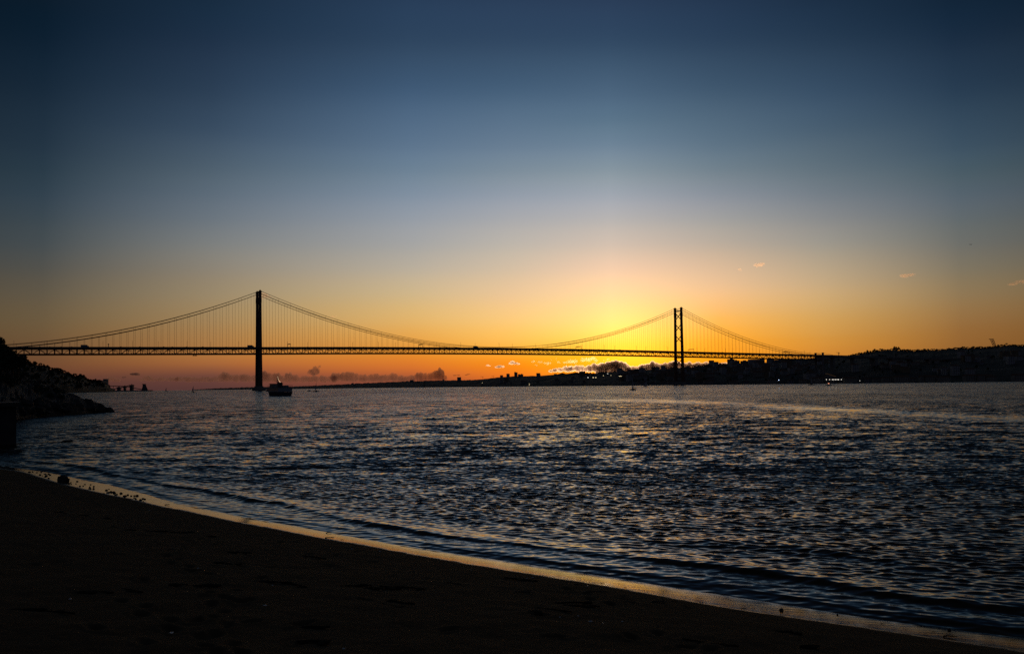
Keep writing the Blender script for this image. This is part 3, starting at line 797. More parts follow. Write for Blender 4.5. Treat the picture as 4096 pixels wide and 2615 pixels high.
# towers
for ts in (0.0, SPAN):
    tw = bpy.data.objects.new('tower', None); COL.objects.link(tw); tw.parent = bridge; tw.location = (0, 0, 0)
    for sg in (-1, 1):
        lg = MB(); lv = [(7.5, 13.6, 6.2, 5.8), (60, 13.0, 5.4, 5.4), (120, 12.2, 4.7, 5.0), (166, 11.7, 4.3, 4.8), (166.2, 11.7, 4.8, 5.2), (176, 11.7, 4.8, 5.2), (176.2, 11.7, 4.3, 4.8), (186, 11.7, 4.2, 4.7)]
        for (z0, l0, a0, w0), (z1, l1, a1, w1) in zip(lv[:-1], lv[1:]):
            P = []
            for z, l, a, w in ((z0, l0, a0, w0), (z1, l1, a1, w1)):
                for u_, v_ in ((-1, -1), (1, -1), (1, 1), (-1, 1)): P.append(B(ts + u_ * a / 2, sg * l + v_ * w / 2, z))
            lg.hexa(P)
        leg = bpart(lg, 'tower_leg', STEEL, tw)
        cp = MB()
        for z0, z1, a0, a1 in ((186, 188.2, 5.0, 5.6), (188.2, 190.2, 4.6, 2.6), (190.2, 192.0, .8, .5)):
            P = [B(ts + u_ * a / 2, sg * 11.8 + v_ * a / 2, z) for z, a in ((z0, a0), (z1, a1)) for u_, v_ in ((-1, -1), (1, -1), (1, 1), (-1, 1))]
            cp.hexa(P)
        bpart(cp, 'cable_saddle', STEEL, tw)
    for zc in (168, 140.5, 113, 55, 25):
        hw = 11.9 + (190 - zc) / 182 * 1.8 - 2.2; br = MB()
        for sg in (-1, 1): br.beam(B(ts, -hw, zc - sg * 8.5), B(ts, hw, zc + sg * 8.5), 1.3, 1.3)
        br.beam(B(ts, -1.5, zc), B(ts, 1.5, zc), 2.4, 2.6)
        bpart(br, 'cross_brace', STEEL, tw)
    st = MB(); st.beam(B(ts, -9.4, 181.5), B(ts, 9.4, 181.5), 2.2, 2.2); bpart(st, 'top_strut', STEEL, tw)
    st = MB(); st.beam(B(ts, -10.6, 66.6), B(ts, 10.6, 66.6), 2.4, 2.0); bpart(st, 'deck_strut', STEEL, tw)
    pr = MB()
    for z0, z1, A_, L_ in ((-8, 4.6, 21, 39), (4.6, 6.0, 19.5, 37.5), (6.0, 8.6, 12, 34)):
        n = 14; P0 = [];
        for k in range(n):
            t = 2 * math.pi * k / n; ca, sa = math.cos(t), math.sin(t); e = .45
            P0.append(B(ts + A_ / 2 * math.copysign(abs(ca) ** e, ca), L_ / 2 * math.copysign(abs(sa) ** e, sa), z0))
        pr.prism(P0, (0, 0, 0), (0, 0, z1 - z0))
    bpart(pr, 'bridge_pier', CONC)
# cables
for l in (-11.8, 11.8):
    for top, mid, r_ in ((184.0, 82.5, .5), (189.0, 87.5, .4)):
        cm = MB(); cm.tube([B(s_, l, cable_z(s_, top, mid)) for s_ in np.linspace(-640 if top < 185 else -560, SPAN + 483, 260)], r_, 6)
        bpart(cm, 'main_cable', CABLE, None, True)
hang = []
for i in range(S0 + 1, S1):
    if i in (0, 88): continue
    s_ = i * PANEL; top, mid = ((184.0, 82.5), (189.0, 87.5))[i % 2]
    z1 = cable_z(s_, top, mid); z0 = deck_z(s_) - 1.2
    if z1 - z0 < 2.5 or s_ < -520: continue
    for l in (-11.8, 11.8):
        p = B(s_, l, z0); hang.append(((z1 - z0) / p.length, p, B(s_, l, z1)))
hang.sort(key=lambda h: -h[0])
rest = MB()
for k, (_, p, q) in enumerate(hang):
    if k < 100:
        mb = MB(); mb.beam(p, q, .24, .24); bpart(mb, 'hanger', CABLE)
    else: rest.beam(p, q, .24, .24)
tag(bpart(rest, 'hangers', CABLE), kind='stuff')
# cable portal at the far end
po = MB(); sP = SPAN + 483
for l in (-12.6, 12.6):
    po.beam(B(sP, l, 20), B(sP, l, deck_z(sP) + 6.5), 3.2, 5.0)
    po.beam(B(sP - 2.5, l, deck_z(sP) + 6.6), B(sP + 2.5, l, deck_z(sP) + 6.6), 3.6, 1.0)
po.beam(B(sP, -11, deck_z(sP) + 6.2), B(sP, 11, deck_z(sP) + 6.2), .5, .5)
po.beam(B(sP, -11, deck_z(sP) - 14.5), B(sP, 11, deck_z(sP) - 14.5), 3, 3)
for l in (-12.6, 12.6): po.beam(B(sP + 2, l, deck_z(sP) + 6.2), B(sP + 45, l, deck_z(sP + 45) + .2), .5, .5)
bpart(po, 'cable_portal', CONC)
for s_, w_ in ((-118.0, 7.0), (SPAN - 12, 11.0)):
    mb = MB(); zc = deck_z(s_) - 13.2; mb.beam(B(s_ - w_ / 2, -9, zc - 1.9), B(s_ + w_ / 2, -9, zc - 1.9), 4, .7)
    mb.beam(B(s_ - w_ * .3, -9, zc), B(s_ - w_ * .3, -9, zc - 2), 1.2, 1.2); mb.beam(B(s_ + w_ * .3, -9, zc), B(s_ + w_ * .3, -9, zc - 2), 1.2, 1.2)
    mb.beam(B(s_ - w_ / 2, -9, zc - .9), B(s_ + w_ / 2, -9, zc - .9), .3, .2)
    bpart(mb, 'maintenance_gantry', STEEL)
# end bent legs between portal and shore
# ---- concrete viaduct beyond the portal
vz = lambda s_: np.interp(s_, [sP, 1858, 2272, 2700], [76.0, 71, 68.5, 66])
vi = empty('concrete_viaduct', B(sP + 60, 0, 0), 'pale concrete viaduct on tall pillars leading off the bridge along the right hill', 'viaduct')
VO = Vector(vi.location)


def vpart(mb, name, m):
    mb.v = [tuple(Vector(v) - VO) for v in mb.v]; return mb.build(name, m, vi)


mb = MB(); vs_ = np.linspace(sP + 1, 2700, 40)
for a, b in zip(vs_[:-1], vs_[1:]):
    za, zb = vz(a), vz(b)
    mb.hexa([B(a, -12, za - 4.5), B(b, -12, zb - 4.5), B(b, 12, zb - 4.5), B(a, 12, za - 4.5), B(a, -13, za), B(b, -13, zb), B(b, 13, zb), B(a, 13, za)])
vpart(mb, 'deck', CONC)
mb = MB()
for a, b in zip(vs_[:-1], vs_[1:]):
    for l in (-12.8, 12.8): mb.beam(B(a, l, vz(a) + .6), B(b, l, vz(b) + .6), .3, 1.15)
vpart(mb, 'parapet', CONC)
for px, w_ in ((3330, 5), (3410, 5), (3496, 12), (3562, 7), (3636, 7), (3712, 7), (3793, 7), (3878, 7), (3966, 7), (4056, 8), (4150, 8)):
    k = math.tan(math.atan2(*(at(px, 1450, 2600)[:2]))); s_ = (k * NT[1] - NT[0]) / (AX[0] - k * AX[1])
    mb = MB(); zt = vz(s_) - 4.4; mb.beam(B(s_, 0, 1.5), B(s_, 0, zt), 18 if w_ > 10 else 11, w_, up=(AX[0], AX[1], 0)); mb.beam(B(s_, 0, zt - 2.5), B(s_, 0, zt), 21, w_ + 2, up=(AX[0], AX[1], 0)); vpart(mb, 'pillar', CONC)

# ---- on the deck: lamps, gantries, traffic
def deck_at(px, l=-8):          # place along the bridge seen at a photo column
    d = ray(px, 1400); k = d[0] / d[1]
    return (k * (NT[1] + PX_[1] * l) - NT[0] - PX_[0] * l) / (AX[0] - k * AX[1])


LA = math.atan2(AX[1], AX[0])
mb = MB(); mb.beam((0, 0, 0), (0, 0, 10.5), .3, .3); mb.beam((0, 0, 10.4), (0, 1.6, 11.2), .2, .2); mb.beam((0, 1.5, 11.2), (0, 2.9, 11.3), .5, .22)
lm = mb.mesh('bridge_lamp', RUST)
for i, s_ in enumerate(np.arange(-500, SPAN + 470, 46.0)):
    l = -12.0 if i % 2 == 0 else 12.0
    if min(abs(s_), abs(s_ - SPAN)) < 6: continue
    o = bpy.data.objects.new('street_lamp', lm); COL.objects.link(o); o.location = B(s_, l, deck_z(s_) + .2); o.rotation_euler = (0, 0, LA + (0 if l < 0 else math.pi))
    tag(o, 'slim unlit lamp post on the edge of the bridge roadway', 'street lamp', 'lamp posts along the bridge')
for px, lab in ((1156, 'first sign gantry on the deck right of the near tower'), (1683, 'sign gantry on the deck left of the middle of the bridge'), (2314, 'sign gantry on the deck left of the far tower, against the yellow sky'),
                (2764, 'sign gantry on the deck just right of the far tower'), (3144, 'sign gantry on the deck close to the cable portal')):
    s_ = deck_at(px, 0); g = empty('sign_gantry', B(s_, 0, deck_z(s_)), lab, 'road sign', 'sign gantries over the bridge roadway', LA)
    for l in (-11, 11):
        mb = MB(); mb.beam((0, l, 0), (0, l, 7.4), .7, .7); mb.build('post', RUST, g)
    mb = MB(); mb.beam((0, -11.3, 7.0), (0, 11.3, 7.0), .8, 1.1); mb.build('crossbeam', RUST, g)
    mb = MB(); mb.box((-.6, -4, 6.6), (.2, 5, 1.7)); mb.box((-.6, 4, 6.6), (.2, 5, 1.7)); mb.build('sign_panel', RUST, g)


def truck(px, ln, hh, label, l=-6):
    s_ = deck_at(px, l); t = empty('truck', B(s_, l, deck_z(s_) + .02), label, 'truck', None, LA)
    mb = MB(); mb.box((0, 0, hh / 2 + .5), (ln, 2.6, hh - .9)); mb.build('cargo_box', WHITEP, t)
    mb = MB(); mb.prism([(ln / 2 + .1, -1.25, .5), (ln / 2 + 2.4, -1.25, .5), (ln / 2 + 2.4, -1.25, 1.8), (ln / 2 + 1.9, -1.25, 3.0), (ln / 2 + .1, -1.25, 3.1)], (0, 0, 0), (0, 2.5, 0)); mb.build('cab', DARKP, t)
    for wx in (-ln / 2 + 1, -ln / 2 + 2.3, ln / 2 - .6, ln / 2 + 1.6):
        mb = MB()
        for sy in (-1.15, 1.15): mb.tube([(wx, sy - .15, .5), (wx, sy + .15, .5)], .5, 10)
        mb.build('wheel', RUST, t)
    return t


truck(336, 10.5, 4.6, 'long box truck crossing the bridge left of the near tower')
truck(1000, 9.5, 4.6, 'box truck on the deck close to the left side of the near tower')
truck(1901, 8.5, 4.6, 'box truck near the middle of the main span')
mb = MB(); mb.prism([(-2.1, -.85, .35), (2.1, -.85, .35), (2.15, -.85, .8), (1.2, -.85, .95), (.6, -.85, 1.5), (-1.2, -.85, 1.5), (-1.9, -.85, .95), (-2.15, -.85, .9)], (0, 0, 0), (0, 1.7, 0))
for wx in (-1.3, 1.3):
    for wy in (-.8, .8): mb.tube([(wx, wy - .1, .33), (wx, wy + .1, .33)], .33, 8)
carm = mb.mesh('car', DARKP)
for px in (160, 200, 245, 287, 484, 560, 655, 690, 747, 812, 905, 1230, 1400, 1455, 1540, 1760, 1990, 2130, 2395, 2480, 2890):
    s_ = deck_at(px, -7); o = bpy.data.objects.new('car', carm); COL.objects.link(o); o.location = B(s_, -7, deck_z(s_) + .02); o.rotation_euler = (0, 0, LA); o.scale = (1, 1, random.uniform(.95, 1.3))
    tag(o, 'small dark car on the bridge roadway', 'car', 'cars crossing the bridge')
s_ = deck_at(434, -12); g = empty('sign_post', B(s_, -11.9, deck_z(s_)), 'short post with a small box on top beside the bridge roadway', 'road sign')
mb = MB(); mb.beam((0, 0, 0), (0, 0, 5), .8, .8); mb.build('post', RUST, g); mb = MB(); mb.box((0, 0, 5.6), (2.0, .8, 1.6)); mb.build('sign_panel', RUST, g)

# ------------------------------------------------------------------ skyline details
def crane(px, ytop, ybot, Y, jl, label, tilt=0):
    a = at(px, ybot, Y); b = at(px, ytop, Y); e = empty('tower_crane', a, label, 'crane'); h = b[2] - a[2]
    mb = MB(); w = 1.0
    for sx, sy in ((-w, -w), (w, -w), (w, w), (-w, w)): mb.beam((sx, sy, -6), (sx, sy, h), .35, .35)
    for k in range(int(h / 3)): mb.beam((-w, -w, k * 3), (w, w, k * 3 + 3), .25, .25)
    mb.build('mast', RUST, e)
    mb = MB(); mb.beam((2, 0, h * .85), (-jl, 0, h * .85 + tilt), .8, 1.0); mb.beam((0, 0, h), (-jl * .6, 0, h * .87 + tilt * .6), .25, .25); mb.build('jib', RUST, e)
    mb = MB(); mb.beam((0, 0, h * .85), (jl * .25, 0, h * .85 - .4), .8, 1.0); mb.box((jl * .25, 0, h * .85 - 1), (2.5, 1.4, 2)); mb.build('counterweight', RUST, e)
    return e


crane(3355, 1408.5, 1426, 3100, 8, 'small tower crane beside the wooded hill right of the cable portal', 1.6)
crane(1931, 1504.5, 1517, 5600, 14, 'faint tower crane on the low skyline left of the tall narrow block', 1)
crane(1974, 1503, 1512, 5300, 12, 'faint tower crane nearest the tall narrow block on the skyline', 2)
# leaning floodlight rack
p0 = at(3981, 1388, 3320); p1 = at(3967, 1356, 3320); fl = empty('floodlight_mast', p0, 'leaning lattice floodlight mast standing on the crest of the right hill', 'floodlight mast')
dv = Vector(p1) - Vector(p0); mb = MB(); sx = 6.5
for k in (-1, 0, 1): mb.beam((k * sx * .75, 0, -3), (dv.x + k * sx * .9, 0, dv.z), 1.3, 1.3)
for j in range(5):
    f_ = j / 5; mb.beam((dv.x * f_ - sx * .8, 0, dv.z * f_), (dv.x * (f_ + .2) + sx * .85, 0, dv.z * (f_ + .2)), .9, .9)
mb.build('lattice', RUST, fl)
mb = MB()
for j in range(5): mb.beam((dv.x * (.2 + j * .2) - sx, -.3, dv.z * (.2 + j * .2)), (dv.x * (.2 + j * .2) + sx, -.3, dv.z * (.2 + j * .2)), .9, 1.0)
mb.beam((dv.x - sx * 1.6, -.3, dv.z), (dv.x + sx, -.3, dv.z), 1.4, 2.0); mb.build('lamp_rack', RUST, fl)

# grain terminal at the foot of the left cliff
YT = 3000
def pxbox(mb, x0, x1, y0, y1, Y, dep):
    a = at(x0, y1, Y); b = at(x1, y0, Y); mb.box(((a[0] + b[0]) / 2, Y, (a[2] + b[2]) / 2), (b[0] - a[0], dep, b[2] - a[2]))
mb = MB(); pxbox(mb, 425, 597, 1559.5, 1566, YT, 60); tag(mb.build('jetty', CONC), 'low dark quay carrying the loading towers at the foot of the left cliff', 'jetty')
cv = empty('conveyor', at(430, 1560, YT), 'long level conveyor bridge on posts running out from the left cliff', 'conveyor'); o0 = Vector(cv.location)
mb = MB(); mb.beam(Vector(at(428, 1543, YT)) - o0, Vector(at(501, 1544.5, YT)) - o0, 3, 2.2); mb.build('gallery', RUST, cv)
for px in (453, 476):
    mb = MB(); mb.beam(Vector(at(px, 1562, YT)) - o0, Vector(at(px, 1544, YT)) - o0, 1.2, 1.2); mb.build('post', RUST, cv)
cv = empty('conveyor', at(450, 1559, YT - 25), 'sloping conveyor rising right between the loading towers', 'conveyor'); o0 = Vector(cv.location)
mb = MB(); mb.beam(Vector(at(446, 1558, YT - 25)) - o0, Vector(at(524, 1540, YT - 25)) - o0, 3, 2.4); mb.build('gallery', RUST, cv)
mb = MB(); mb.beam(Vector(at(480, 1562, YT - 25)) - o0, Vector(at(480, 1551, YT - 25)) - o0, 1.2, 1.2); mb.build('post', RUST, cv)
cv = empty('conveyor', at(530, 1551, YT - 25), 'sloping conveyor falling right to the last silo tower', 'conveyor'); o0 = Vector(cv.location)
mb = MB(); mb.beam(Vector(at(503, 1545, YT - 25)) - o0, Vector(at(566, 1557, YT - 25)) - o0, 3, 2.2); mb.build('gallery', RUST, cv)
for (x0, x1, y0, lab) in ((496, 503, 1544, 'slim loading tower where the conveyors cross'), (521, 533, 1538.5, 'square loading tower left of the last silo tower'), (470, 482, 1548, 'small hopper house under the level conveyor')):
    e = empty('loading_tower', at((x0 + x1) / 2, 1562, YT - 10), lab, 'industrial tower'); o0 = Vector(e.location)
    mb = MB(); pxbox(mb, x0, x1, y0 + 7, 1562, YT - 10, 9); mb.v = [tuple(Vector(v) - o0) for v in mb.v]; mb.build('frame', RUST, e)
    mb = MB(); pxbox(mb, x0 - 1, x1 + 1, y0, y0 + 7, YT - 10, 12); pxbox(mb, (x0 + x1) / 2 - 1.5, (x0 + x1) / 2 + 1.5, y0 - 3, y0, YT - 10, 4); mb.v = [tuple(Vector(v) - o0) for v in mb.v]; mb.build('housing', RUST, e)
e = empty('silo_tower', at(580, 1562, YT), 'tapering silo tower at the outer end of the quay', 'silo'); o0 = Vector(e.location)
mb = MB(); P = [at(x_, y_, YT + dy) for dy in (-9, 9) for x_, y_ in ((565, 1562), (593, 1562), (586, 1546), (570, 1546))]
P = [Vector(p) - o0 for p in P]; mb.hexa(P); P = [Vector(at(x_, y_, YT + dy)) - o0 for dy in (-7, 7) for x_, y_ in ((570, 1546.3), (586, 1546.3), (582.5, 1536), (570.5, 1536))]; mb.hexa(P); mb.build('silo_body', RUST, e)
mb = MB(); P = [Vector(at(x_, y_, YT)) - o0 for x_, y_ in ((570, 1536), (583, 1536))]; mb.beam(P[0], P[1], 10, 1.6); mb.build('head_house', RUST, e)

# city lights
def city_light(px, py, Y, m, r_, lab, grp=None, wide=1.0):
    p = at(px, py, Y); zb = -1.0
    for L_ in (north,):
        pass
    e = empty('street_lamp', (p[0], p[1], p[2] - 8), lab, 'street lamp', grp)
    mb = MB(); mb.beam((0, 0, -6), (0, 0, 7.9), .35, .35); mb.build('pole', RUST, e)
    mb = MB(); mb.box((0, -.4, 8), (2 * r_ * wide, 1.0, 1.5 * r_)); mb.build('lamp_head', m, e)


for px, lab in ((3305.5, 'leftmost'), (3318, 'second')): pass
rowx = (3305.5, 3318, 3329, 3333, 3340, 3344, 3351, 3354, 3365)
for px in rowx: city_light(px, 1517.5, 2215, LAMP_W, .8, 'bright white lamp in the level row under the bridge end', 'row of lamps under the bridge end')
city_light(2352, 1509.5, 2700, LAMP_W, 1.2, 'brightest white lamp on the hillside between the towers')
city_light(2373, 1509.5, 2720, LAMP_Y, .6, 'amber lamp just right of the brightest hillside lamp', wide=3)
city_light(2383, 1509.5, 2720, LAMP_Y, .6, 'second amber lamp right of the brightest hillside lamp', wide=3)
city_light(2431, 1494, 3000, LAMP_W, 1.0, 'white lamp highest on the slope left of the far tower')
city_light(2414, 1502, 2900, LAMP_Y, .7, 'small amber lamp below the highest slope lamp')
city_light(2444, 1501, 2900, LAMP_Y, .6, 'small amber lamp right of and below the highest slope lamp')
city_light(2481, 1504, 2800, LAMP_Y, .45, 'wide lit strip lamp on the slope left of the far tower', wide=9)
city_light(2117, 1535, 3600, LAMP_Y, .9, 'upper amber lamp at the waterline left of the bridge middle clouds')
city_light(2117, 1540, 3590, LAMP_Y, .8, 'lower amber lamp close to the waterline on the low shore')
city_light(1929, 1531, 4600, LAMP_Y, .8, 'faint amber lamp on the dark coast left of the tall narrow block')
city_light(2047, 1541, 4000, LAMP_Y, .9, 'amber lamp at the shore below the tall narrow block')
city_light(3115, 1519.5, 2310, LAMP_B, 1.0, 'single bluish lamp on the far waterfront')
city_light(3439, 1522.5, 2190, LAMP_W, .55, 'small white lamp right of the level row of lamps')
city_light(2918, 1503.5, 2700, LAMP_Y, .35, 'dim lamp on the hillside right of the far tower', wide=4)
city_light(2890, 1490, 2900, LAMP_Y, .35, 'dim lamp above the other dim lamp right of the far tower', wide=4)
city_light(3836, 1451, 2700, LAMP_Y, .4, 'dim lamp behind the right part of the viaduct', wide=3)
# sloping roof below the portal, its lit look put in as weak emission
e = empty('lit_shed', at(3325, 1506, 2330), 'shed with a dimly lit sloping roof under the viaduct', 'shed'); o0 = Vector(e.location)
mb = MB(); P = [Vector(at(3305, 1494, 2330)) - o0, Vector(at(3340, 1505, 2330)) - o0]
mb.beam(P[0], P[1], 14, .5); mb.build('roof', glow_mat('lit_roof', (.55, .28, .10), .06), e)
mb = MB(); mb.prism([(P[0].x, -6, -12), (P[1].x, -6, -12), (P[1].x, -6, P[1].z - .6), (P[0].x, -6, P[0].z - .6)], (0, 0, 0), (0, 12, 0)); mb.build('wall', CONC, e)

# ------------------------------------------------------------------ boats
def hull(mb, ln, bm, fb, draft=.6, stern=.75):
    st = []
    for t, b, k in ((-.5, stern, 1.0), (-.25, 1, .95), (.1, 1, .97), (.33, .72, 1.08), (.45, .35, 1.2), (.5, .04, 1.28)):
        st.append((t * ln, b * bm / 2, fb * k))
    vs = []; fs = []
    for x_, b_, f_ in st: vs += [(x_, -b_, f_), (x_ * .96, -b_ * .7, -draft), (x_ * .96, b_ * .7, -draft), (x_, b_, f_)]
    for i in range(len(st) - 1):
        for j in range(3): a = i * 4 + j; fs.append((a, a + 1, a + 5, a + 4))
        a = i * 4; fs.append((a + 3, a, a + 4, a + 7))
    fs.append((0, 3, 2, 1)); n = len(vs) - 4; fs.append((n, n + 1, n + 2, n + 3)); mb.add(vs, fs)


# ferry
YF = 520; p = at(1113, 1580, YF); fe = empty('ferry', (p[0], YF, curve_drop(YF)), 'dark passenger ferry with a mast and a string of lights by the near tower', 'ferry', None, rad(90 + 33))
mb = MB(); hull(mb, 27, 8.6, 2.4, .9, .9); mb.build('hull', DARKP, fe)
mb = MB(); mb.prism([(-12.3, -4.0, 2.42), (10.0, -4.0, 2.42), (8.8, -4.0, 4.75), (-12.0, -4.0, 4.75)], (0, 0, 0), (0, 8.0, 0)); cab = mb.build('cabin', WHITEP, fe)
for sy in (-4.02, 4.02):
    for k in range(9):
        mb = MB(); mb.box((-10.8 + k * 2.2, sy, 3.7), (1.5, .1, .95)); mb.build('window', GLASSD, cab)
mb = MB(); mb.box((-1.5, 0, 4.9), (21.5, 8.5, .25)); mb.build('upper_deck', DARKP, fe)
mb = MB()
for sy in (-4.1, 4.1):
    for k in range(10): mb.beam((-12 + k * 2, sy, 5), (-12 + k * 2, sy, 6.0), .1, .1)
    mb.beam((-12, sy, 6.0), (6.5, sy, 6.0), .12, .12)
mb.build('railing', RUST, fe)
mb = MB(); mb.prism([(1.2, -2.8, 5.03), (7.2, -2.8, 5.03), (6.6, -2.8, 6.9), (1.4, -2.8, 6.9)], (0, 0, 0), (0, 5.6, 0)); mb.box((4, 0, 7.0), (6.6, 6.4, .2)); wh = mb.build('wheelhouse', WHITEP, fe)
for sy in (-2.83, 2.83):
    mb = MB(); mb.box((4.2, sy, 6.25), (4.4, .08, .7)); mb.build('window', GLASSD, wh)
mb = MB(); mb.box((-5.5, .9, 6.3), (2.6, 2.4, 2.5)); mb.box((-5.5, .9, 7.65), (1.9, 1.8, .3)); mb.build('funnel', DARKP, fe)
mb = MB(); mb.box((-9.5, -1.8, 5.6), (2.2, 1.2, 1.0)); mb.box((-2.2, -2.6, 5.5), (2.2, 1.1, .9)); mb.build('deck_locker', WHITEP, fe)
mb = MB(); mb.tube([(-11, 2.2, 5), (-11, 2.2, 6.9)], .35, 7); mb.tube([(-11, 3.2, 5), (-11, 3.2, 6.8)], .4, 7); mb.build('ventilator', DARKP, fe)
mb = MB(); mb.tube([(3.4, -.9, 7.1), (3.4, -.9, 11.6)], .16, 6, .07); mb.beam((3.4, -1.9, 9.4), (3.4, .1, 9.4), .3, .25); mb.beam((3.4, -1.6, 10.3), (3.4, -.2, 10.3), .2, .18); mb.beam((3.4, -1.8, 8.2), (3.4, 0, 8.2), .5, .4)
mb.tube([(3.4, -.4, 7.1), (3.4, -.75, 9.4)], .08, 5); ms = mb.build('mast', RUST, fe)
mb = MB(); A_ = Vector((3.3, -.8, 11.0)); Bq = Vector((-5.3, .6, 7.9))
for k in range(13):
    q = A_.lerp(Bq, k / 12) + Vector((0, 0, -.5 * math.sin(math.pi * k / 12))); mb.box(q, (.16, .16, .16))
mb.build('string_light', glow_mat('string_bulb', (1, .7, .4), 1.3), fe)


def sailboat(px, yw, ln, mast, label, sails, rz, lamp=None, Ycap=None, extra=False):
    g = ground(px, yw); Y = g[1]
    for _ in range(6): g = ground(px, yw, curve_drop(Y)); Y = g[1]
    if Ycap: Y = min(Y, Ycap)
    p_ = at(px, yw, Y); e = empty('sailboat', (p_[0], Y, curve_drop(Y)), label, 'sailboat', None, rz)
    mb = MB(); hull(mb, ln, ln * .32, ln * .12, .4, .7); mb.build('hull', DARKP, e)
    mb = MB(); mb.prism([(-ln * .15, -ln * .09, ln * .12), (ln * .2, -ln * .09, ln * .125), (ln * .15, -ln * .09, ln * .2), (-ln * .12, -ln * .09, ln * .21)], (0, 0, 0), (0, ln * .18, 0)); mb.build('cabin', WHITEP, e)
    mb = MB(); mb.tube([(ln * .05, 0, ln * .1), (ln * .05, 0, mast)], .11, 6, .06); mb.tube([(ln * .05, 0, ln * .27), (-ln * .42, 0, ln * .27)], .07, 6); mb.build('mast', RUST, e)
    if 'm' in sails:
        mb = MB(); mb.prism([(ln * .03, -.03, ln * .3), (-ln * .42, -.03, ln * .3), (-ln * .16, -.03, mast * .6), (ln * .03, -.03, mast * .97)], (0, 0, 0), (0, .06, 0)); mb.build('mainsail', SAIL, e)
    if 'j' in sails:
        mb = MB(); mb.prism([(ln * .07, -.03, ln * .2), (ln * .47, -.03, ln * .15), (ln * .07, -.03, mast * .82)], (0, 0, 0), (0, .06, 0)); mb.build('jib_sail', SAIL, e)
    if 'f' in sails:
        mb = MB(); mb.prism([(ln * .04, -.06, ln * .3), (-ln * .13, -.06, ln * .3), (-ln * .07, -.06, mast * .55), (ln * .03, -.06, mast * .9)], (0, 0, 0), (0, .12, 0)); mb.build('mainsail', SAIL, e)
    if extra:
        mb = MB()
        for sx in (-.45, -.25, .3, .44):
            for sy in (-.1, .1): mb.beam((sx * ln, sy * ln, ln * .12), (sx * ln, sy * ln, ln * .26), .05, .05)
        mb.beam((-.45 * ln, -.1 * ln, ln * .26), (.44 * ln, -.1 * ln, ln * .26), .05, .05); mb.build('guard_rail', RUST, e)
        mb = MB()
        for sx, sy, h in ((-.3, .02, .9), (-.22, -.05, 1.0), (-.12, .05, .85)): mb.rock((sx * ln, sy * ln, ln * .14 + h * .45), h * .45, 1, .1, 1.1)
        mb.build('cockpit_cover', DARKP, e)
        mb = MB(); mb.beam((-ln * .45, .0, ln * .12), (-ln * .46, 0, ln * .42), .08, .08); mb.build('flagstaff', RUST, e)
    if lamp: mb = MB(); mb.box((-.3, -.6, lamp), (1.3, .5, .5)); mb.build('cabin_lamp', LAMP_R, e)
    return e


sailboat(2531, 1560, 5.4, 11.8, 'dark sailboat with a bare narrow sail, nearer of the pair left of the far tower', 'f', rad(200), extra=True)
sailboat(2584, 1546.5, 7.0, 10.5, 'small sailboat with a pale triangular sail left of the far tower pier', 'mj', rad(170))
sailboat(773, 1564, 5.5, 9, 'tiny sailboat far out left of the near tower', 'm', rad(20), Ycap=1200)
sailboat(1237, 1559, 6, 13, 'bare masted sailboat right of the ferry', '', rad(160), Ycap=1200)
sailboat(1264, 1564, 7, 11, 'sailboat with a dark sail, second to the right of the ferry', 'f', rad(15), Ycap=1000)
sailboat(3245, 1538, 9, 16, 'faint sailboat close to the far quay under the cable portal', 'f', rad(185), Ycap=1300)
sailboat(3314, 1540, 7, 7, 'small boat with a red cabin lamp near the far quay', '', rad(175), lamp=2.4, Ycap=1100)
sailboat(665, 1563.5, 6, 10, 'very distant sailboat on the horizon right of the silo tower', 'm', rad(10), Ycap=2200)

# aircraft
pa = at(3882, 978, 11000); e = empty('airliner', pa, 'tiny airliner high in the sky at the right', 'airplane', None, rad(175)); e.rotation_euler = (0, rad(-4), rad(172))
mb = MB(); mb.tube([(-17, 0, .6), (-12, 0, .2), (-5, 0, 0), (10, 0, 0), (15, 0, -.1), (17.5, 0, -.5)], 2.1, 10); mb.build('fuselage', PLANE, e)
for sy in (-1, 1):
    mb = MB(); mb.prism([(3, sy * 1.5, -1), (-3, sy * 1.5, -1), (-7, sy * 17, .6), (-5, sy * 17, .6)], (0, 0, 0), (0, 0, .5)); mb.build('wing', PLANE, e)
    mb = MB(); mb.tube([(2.5, sy * 6, -1.6), (-1, sy * 6, -1.6)], 1.1, 8); mb.build('engine', PLANE, e)
mb = MB(); mb.prism([(-12, -.2, 1.5), (-16.5, -.2, 1.5), (-18, -.2, 8), (-16, -.2, 8)], (0, 0, 0), (0, .4, 0)); mb.prism([(-14, -6, 1), (-16.5, -6, 1), (-16.5, 6, 1), (-13, 6, 1)], (0, 0, 0), (0, 0, .3)); mb.build('tail', PLANE, e)

